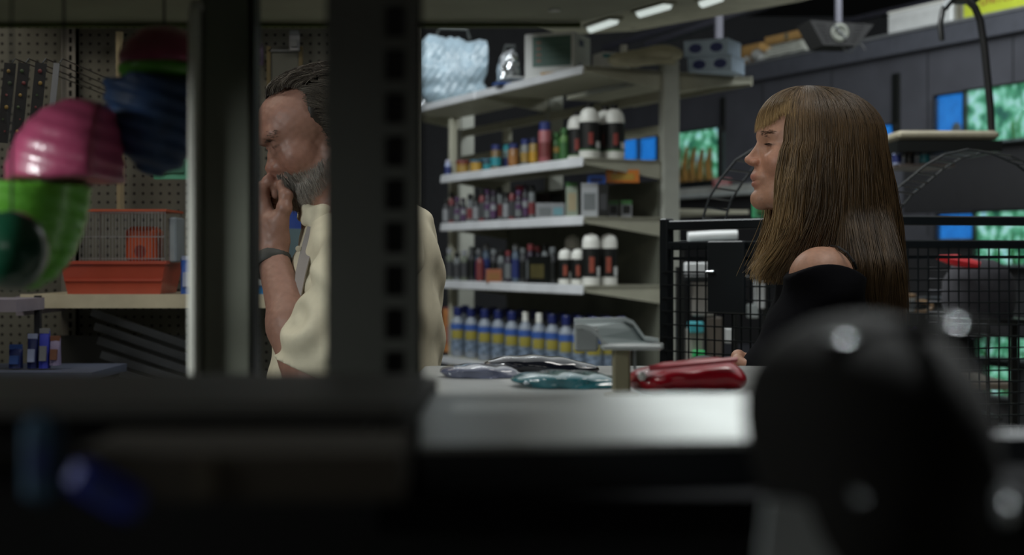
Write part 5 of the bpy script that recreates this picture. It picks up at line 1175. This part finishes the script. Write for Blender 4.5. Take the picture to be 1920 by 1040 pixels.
# top
g2 = SDF(); g2.ell(a3(1568, 640, 2.57), (.125, .165, .22), .05); g2.cap(a3(1541, 550, 2.39), a3(1480, 720, 2.36), .063, .080, .03); g2.cap(a3(1555, 545, 2.75), a3(1520, 740, 2.74), .066, .07, .03)
g2.cap(a3(1550, 535, 2.38), a3(1560, 530, 2.76), .060, .060, .05); g2.cap(a3(1478, 720, 2.36), a3(1490, 820, 2.37), .078, .06, .03)
def top_(P):
    d = g2.ev(P)+.003*np.sin(P[:, 0]*40+P[:, 2]*55)+.003*np.sin((P[:, 2]-P[:, 0]*.6)*70+np.sin(P[:, 1]*20))
    neck = P[:, 2]-(a3(0, 495, 2.36)[2]-5.0*np.minimum((P[:, 0]-a3(1540, 0, 2.4)[0])**2, .012)-.00*(P[:, 1]-2.4)); return np.maximum(d, neck)
V, Q = sdf_mesh(top_, (a3(1370, 0, 2.4)[0], 2.24, .88), (a3(1720, 0, 2.6)[0], 2.86, 1.37), .0045)
blacktop = M('black_knit', (8, 8, 12), .95, var=.1, scale=80, bump=.3); blacktop.node_tree.nodes['Principled BSDF'].inputs['Specular IOR Level'].default_value = .1; np_mesh('off_shoulder_top', V-wo0, Q, blacktop, wom)
MB().tube([Vector(a3(x, y, z)-wo0) for x, y, z in ((1558, 461, 2.43), (1572, 463, 2.375), (1588, 474, 2.35), (1600, 490, 2.345), (1606, 503, 2.36))], .0022, 6).build('strap', M('strap_black', (14, 13, 15), .6), wom)
ts = SDF(); cx_ = wom.location.x; ts.ell((cx_, 2.58, .95), (.12, .165, .16), .05)
for y in (2.49, 2.67): ts.cap((cx_, y, .9), (cx_, y, .48), .085, .058, .05); ts.cap((cx_, y, .48), (cx_+.01, y, .07), .058, .04, .03)
V, Q = sdf_mesh(ts.ev, (cx_-.25, 2.3, .03), (cx_+.25, 2.85, 1.15), .012); np_mesh('trousers', V-wo0, Q, M('jeans_dark', (28, 32, 44), .8), wom)
for y in (2.49, 2.67):
    q = SDF(); q.ell((cx_-.05, y, .04), (.12, .042, .04), .02); q.cap((cx_+.01, y, .05), (cx_+.01, y, .1), .036, .034, .03)
    V, Q = sdf_mesh(q.ev, (cx_-.25, y-.1, -.03), (cx_+.15, y+.1, .17), .008); V[:, 2] = np.maximum(V[:, 2], 0.001); np_mesh('shoe', V-wo0, Q, M('shoe_black', (20, 20, 20), .4), wom)
# hair: dark underlayer, then long strands
def shell(phi, th, sc=1.0):
    # phi azimuth (0 front, + near side), th from the top; superellipse cap
    rx = np.where(np.cos(phi) > 0, .098, .150); ry = .097; rz_ = .109; e = 2/2.25
    sx = np.sin(th)**e; cz_ = np.sign(np.cos(th))*np.abs(np.cos(th))**e
    return np.stack([-.004+rx*sc*sx*np.cos(phi), ry*sc*sx*np.sin(phi), rz_*sc*cz_], -1)
us = SDF(); us.ell(TW(-.030, 0, .020), (.105, .077, .080), .02, axes=TW.A)
for y in (-.025, .025): us.cap(TW(-.065, y, 0), TW(-.105, y*1.2, -.24), .045, .024, .04)
us.half(TW(.035, 0, .0), tuple(TW.A[0]), .02)
V, Q = sdf_mesh(lambda P: us.ev(P), hw-np.array([.15, .13, .34]), hw+np.array([.23, .13, .13]), .006)
np_mesh('hair', V-wo0, Q, hairm, wom, np.tile(np.array(lin((70, 50, 33))[:3]), (len(V), 1)))
hbase = np.array(lin((100, 77, 47))[:3]); htip = np.array(lin((190, 158, 106))[:3])
def hair_set(n, kind):
    K = 20; u, v, w_ = nu(n), nu(n), nu(n); P = np.zeros((n, K, 3)); t = np.linspace(0, 1, K)
    side = np.where(nu(n) < .68, 1.0, -1.0)
    if kind == 'fringe':
        # thin fringe falling over the forehead
        phi = (u*2-1)*1.10; end = 1.33+.16*v*v-.22*np.exp(-((np.abs(phi)-.80)/.28)**2)-.08*v; st = .10+.5*w_; lay = .90+.09*nu(n)
        for k in range(K):
            th = st+(end-st)*t[k]; q = shell(phi+.0*t[k], th, 1)*lay[:, None]; q[:, 0] += .004*np.sin(PI*t[k]); P[:, k] = q
    else:
        phi = side*(.88+(PI-.88)*u**.9); st = .05+1.0*w_**1.5; lay = .86+.13*nu(n)**.6
        fr = np.clip((1.55-np.abs(phi))/.5, 0, 1); bk = np.clip((np.abs(phi)-1.7)/.8, 0, 1)
        zend = -(.222+.035*v)*(1-bk)-(.29+.05*v)*bk; zend = zend-.0*fr
        # clumping
        cl = phi+.03*np.sin(phi*31)+.02*np.sin(phi*67+1); dr = NR.normal(0, 1, n)
        phic = cl+.05*np.sin(w_*6)
        for k in range(K):
            tt = t[k]*1.9
            if tt <= .6:
                th = st+(PI/2-st)*(tt/.6); q = shell(phi*(1-tt/.6)+phic*(tt/.6), th, 1)*lay[:, None]
            else:
                f = (tt-.6)/1.3; q0 = shell(phic, np.full(n, PI/2), 1)*lay[:, None]; z = zend*f
                q = q0.copy(); q[:, 2] = z
                q[:, 0] += -.022*bk*np.sin(f*PI*.5)-.0*f+fr*(.004+.007*(1-np.cos(PI*np.clip(f*2.2, 0, 1)))+.0*np.sin(f*PI)+.0*f)-.018*(side < 0)*np.clip(f*2, 0, 1)+.010*(1-bk)*(1-fr)*np.sin(f*2.2)
                q[:, 1] *= 1-.20*np.clip(f-.35, 0, 1)*1.4
                sw = np.clip((2.0-np.abs(phi))/.7, 0, 1)*np.clip((-z-.115)/.125, 0, 1)**1.6; q[:, 0] += sw*np.clip(.088+.012*dr-.3*v*.05-q[:, 0], 0, .12)*(1-.35*(side < 0))
                ow = np.clip((np.abs(phi)-1.85)/.15, 0, 1)*np.clip((2.75-np.abs(phi))/.3, 0, 1)*np.clip((-z-.12)/.10, 0, 1)*(side > 0); q[:, 1] += ow*(.085+.01*w_); q[:, 0] += ow*.012
                q[:, 0] += .0030*np.sin(phi*23+f*4)*f+.0045*dr*f*f+.0020*np.sin(f*9+u*60); q[:, 1] += .005*np.sin(phi*37+f*4)*f+.002*np.sin(f*8+v*50)
            P[:, k] = q
    return P, (fr if kind != 'fringe' else np.ones(n))
def hair_cols(n, fr, K=20):
    g = (.55+.75*nu(n))[:, None, None]; t = np.linspace(0, 1, K)[None, :, None]**2.2; rt = .85+.15*np.linspace(0, 1, K)[None, :, None]
    fr = fr[:, None, None]; return (hbase*(1-t)+(htip*fr+hbase*.8*(1-fr))*t)*g*rt*(.72+.28*fr)
Pm, fr_ = hair_set(9000, 'long'); strands('long_hair', (hw+Pm @ TW.A)-wo0, np.concatenate([np.linspace(.0005, .0007, 6), np.linspace(.0007, .0006, 10), np.linspace(.0005, .0002, 4)]), hairm, hair_cols(9000, fr_), wom)
Pm, fr_ = hair_set(1300, 'fringe'); strands('fringe', (hw+Pm @ TW.A)-wo0, np.linspace(.0005, .00015, 20), hairm, hair_cols(1300, fr_)*1.0, wom)
ws = SDF(); head(ws, TW, False); brows(TW, ws.ev, wom, wo0, np.array(lin((84, 60, 44))[:3]), 150, .078)
n = 40; tt = np.linspace(0, 1, 4); P = np.zeros((2*n, 4, 3)); j = 0
for sg in (1, -1):
    for i in range(n):
        y = sg*(.021+.022*i/n); x = .0765-.0050*(i/n)**2-.001
        for k in range(4): P[j, k] = (x+.008*tt[k], y+sg*.002*tt[k], -.0034+.0005*math.sin(tt[k]*3)+.002*tt[k]**2)
        j += 1
strands('eyelashes', (hw+P @ TW.A)-wo0, np.array([.00035, .0003, .0002, .0001]), hairm, np.tile([.01, .008, .006], (2*n, 1)), wom)
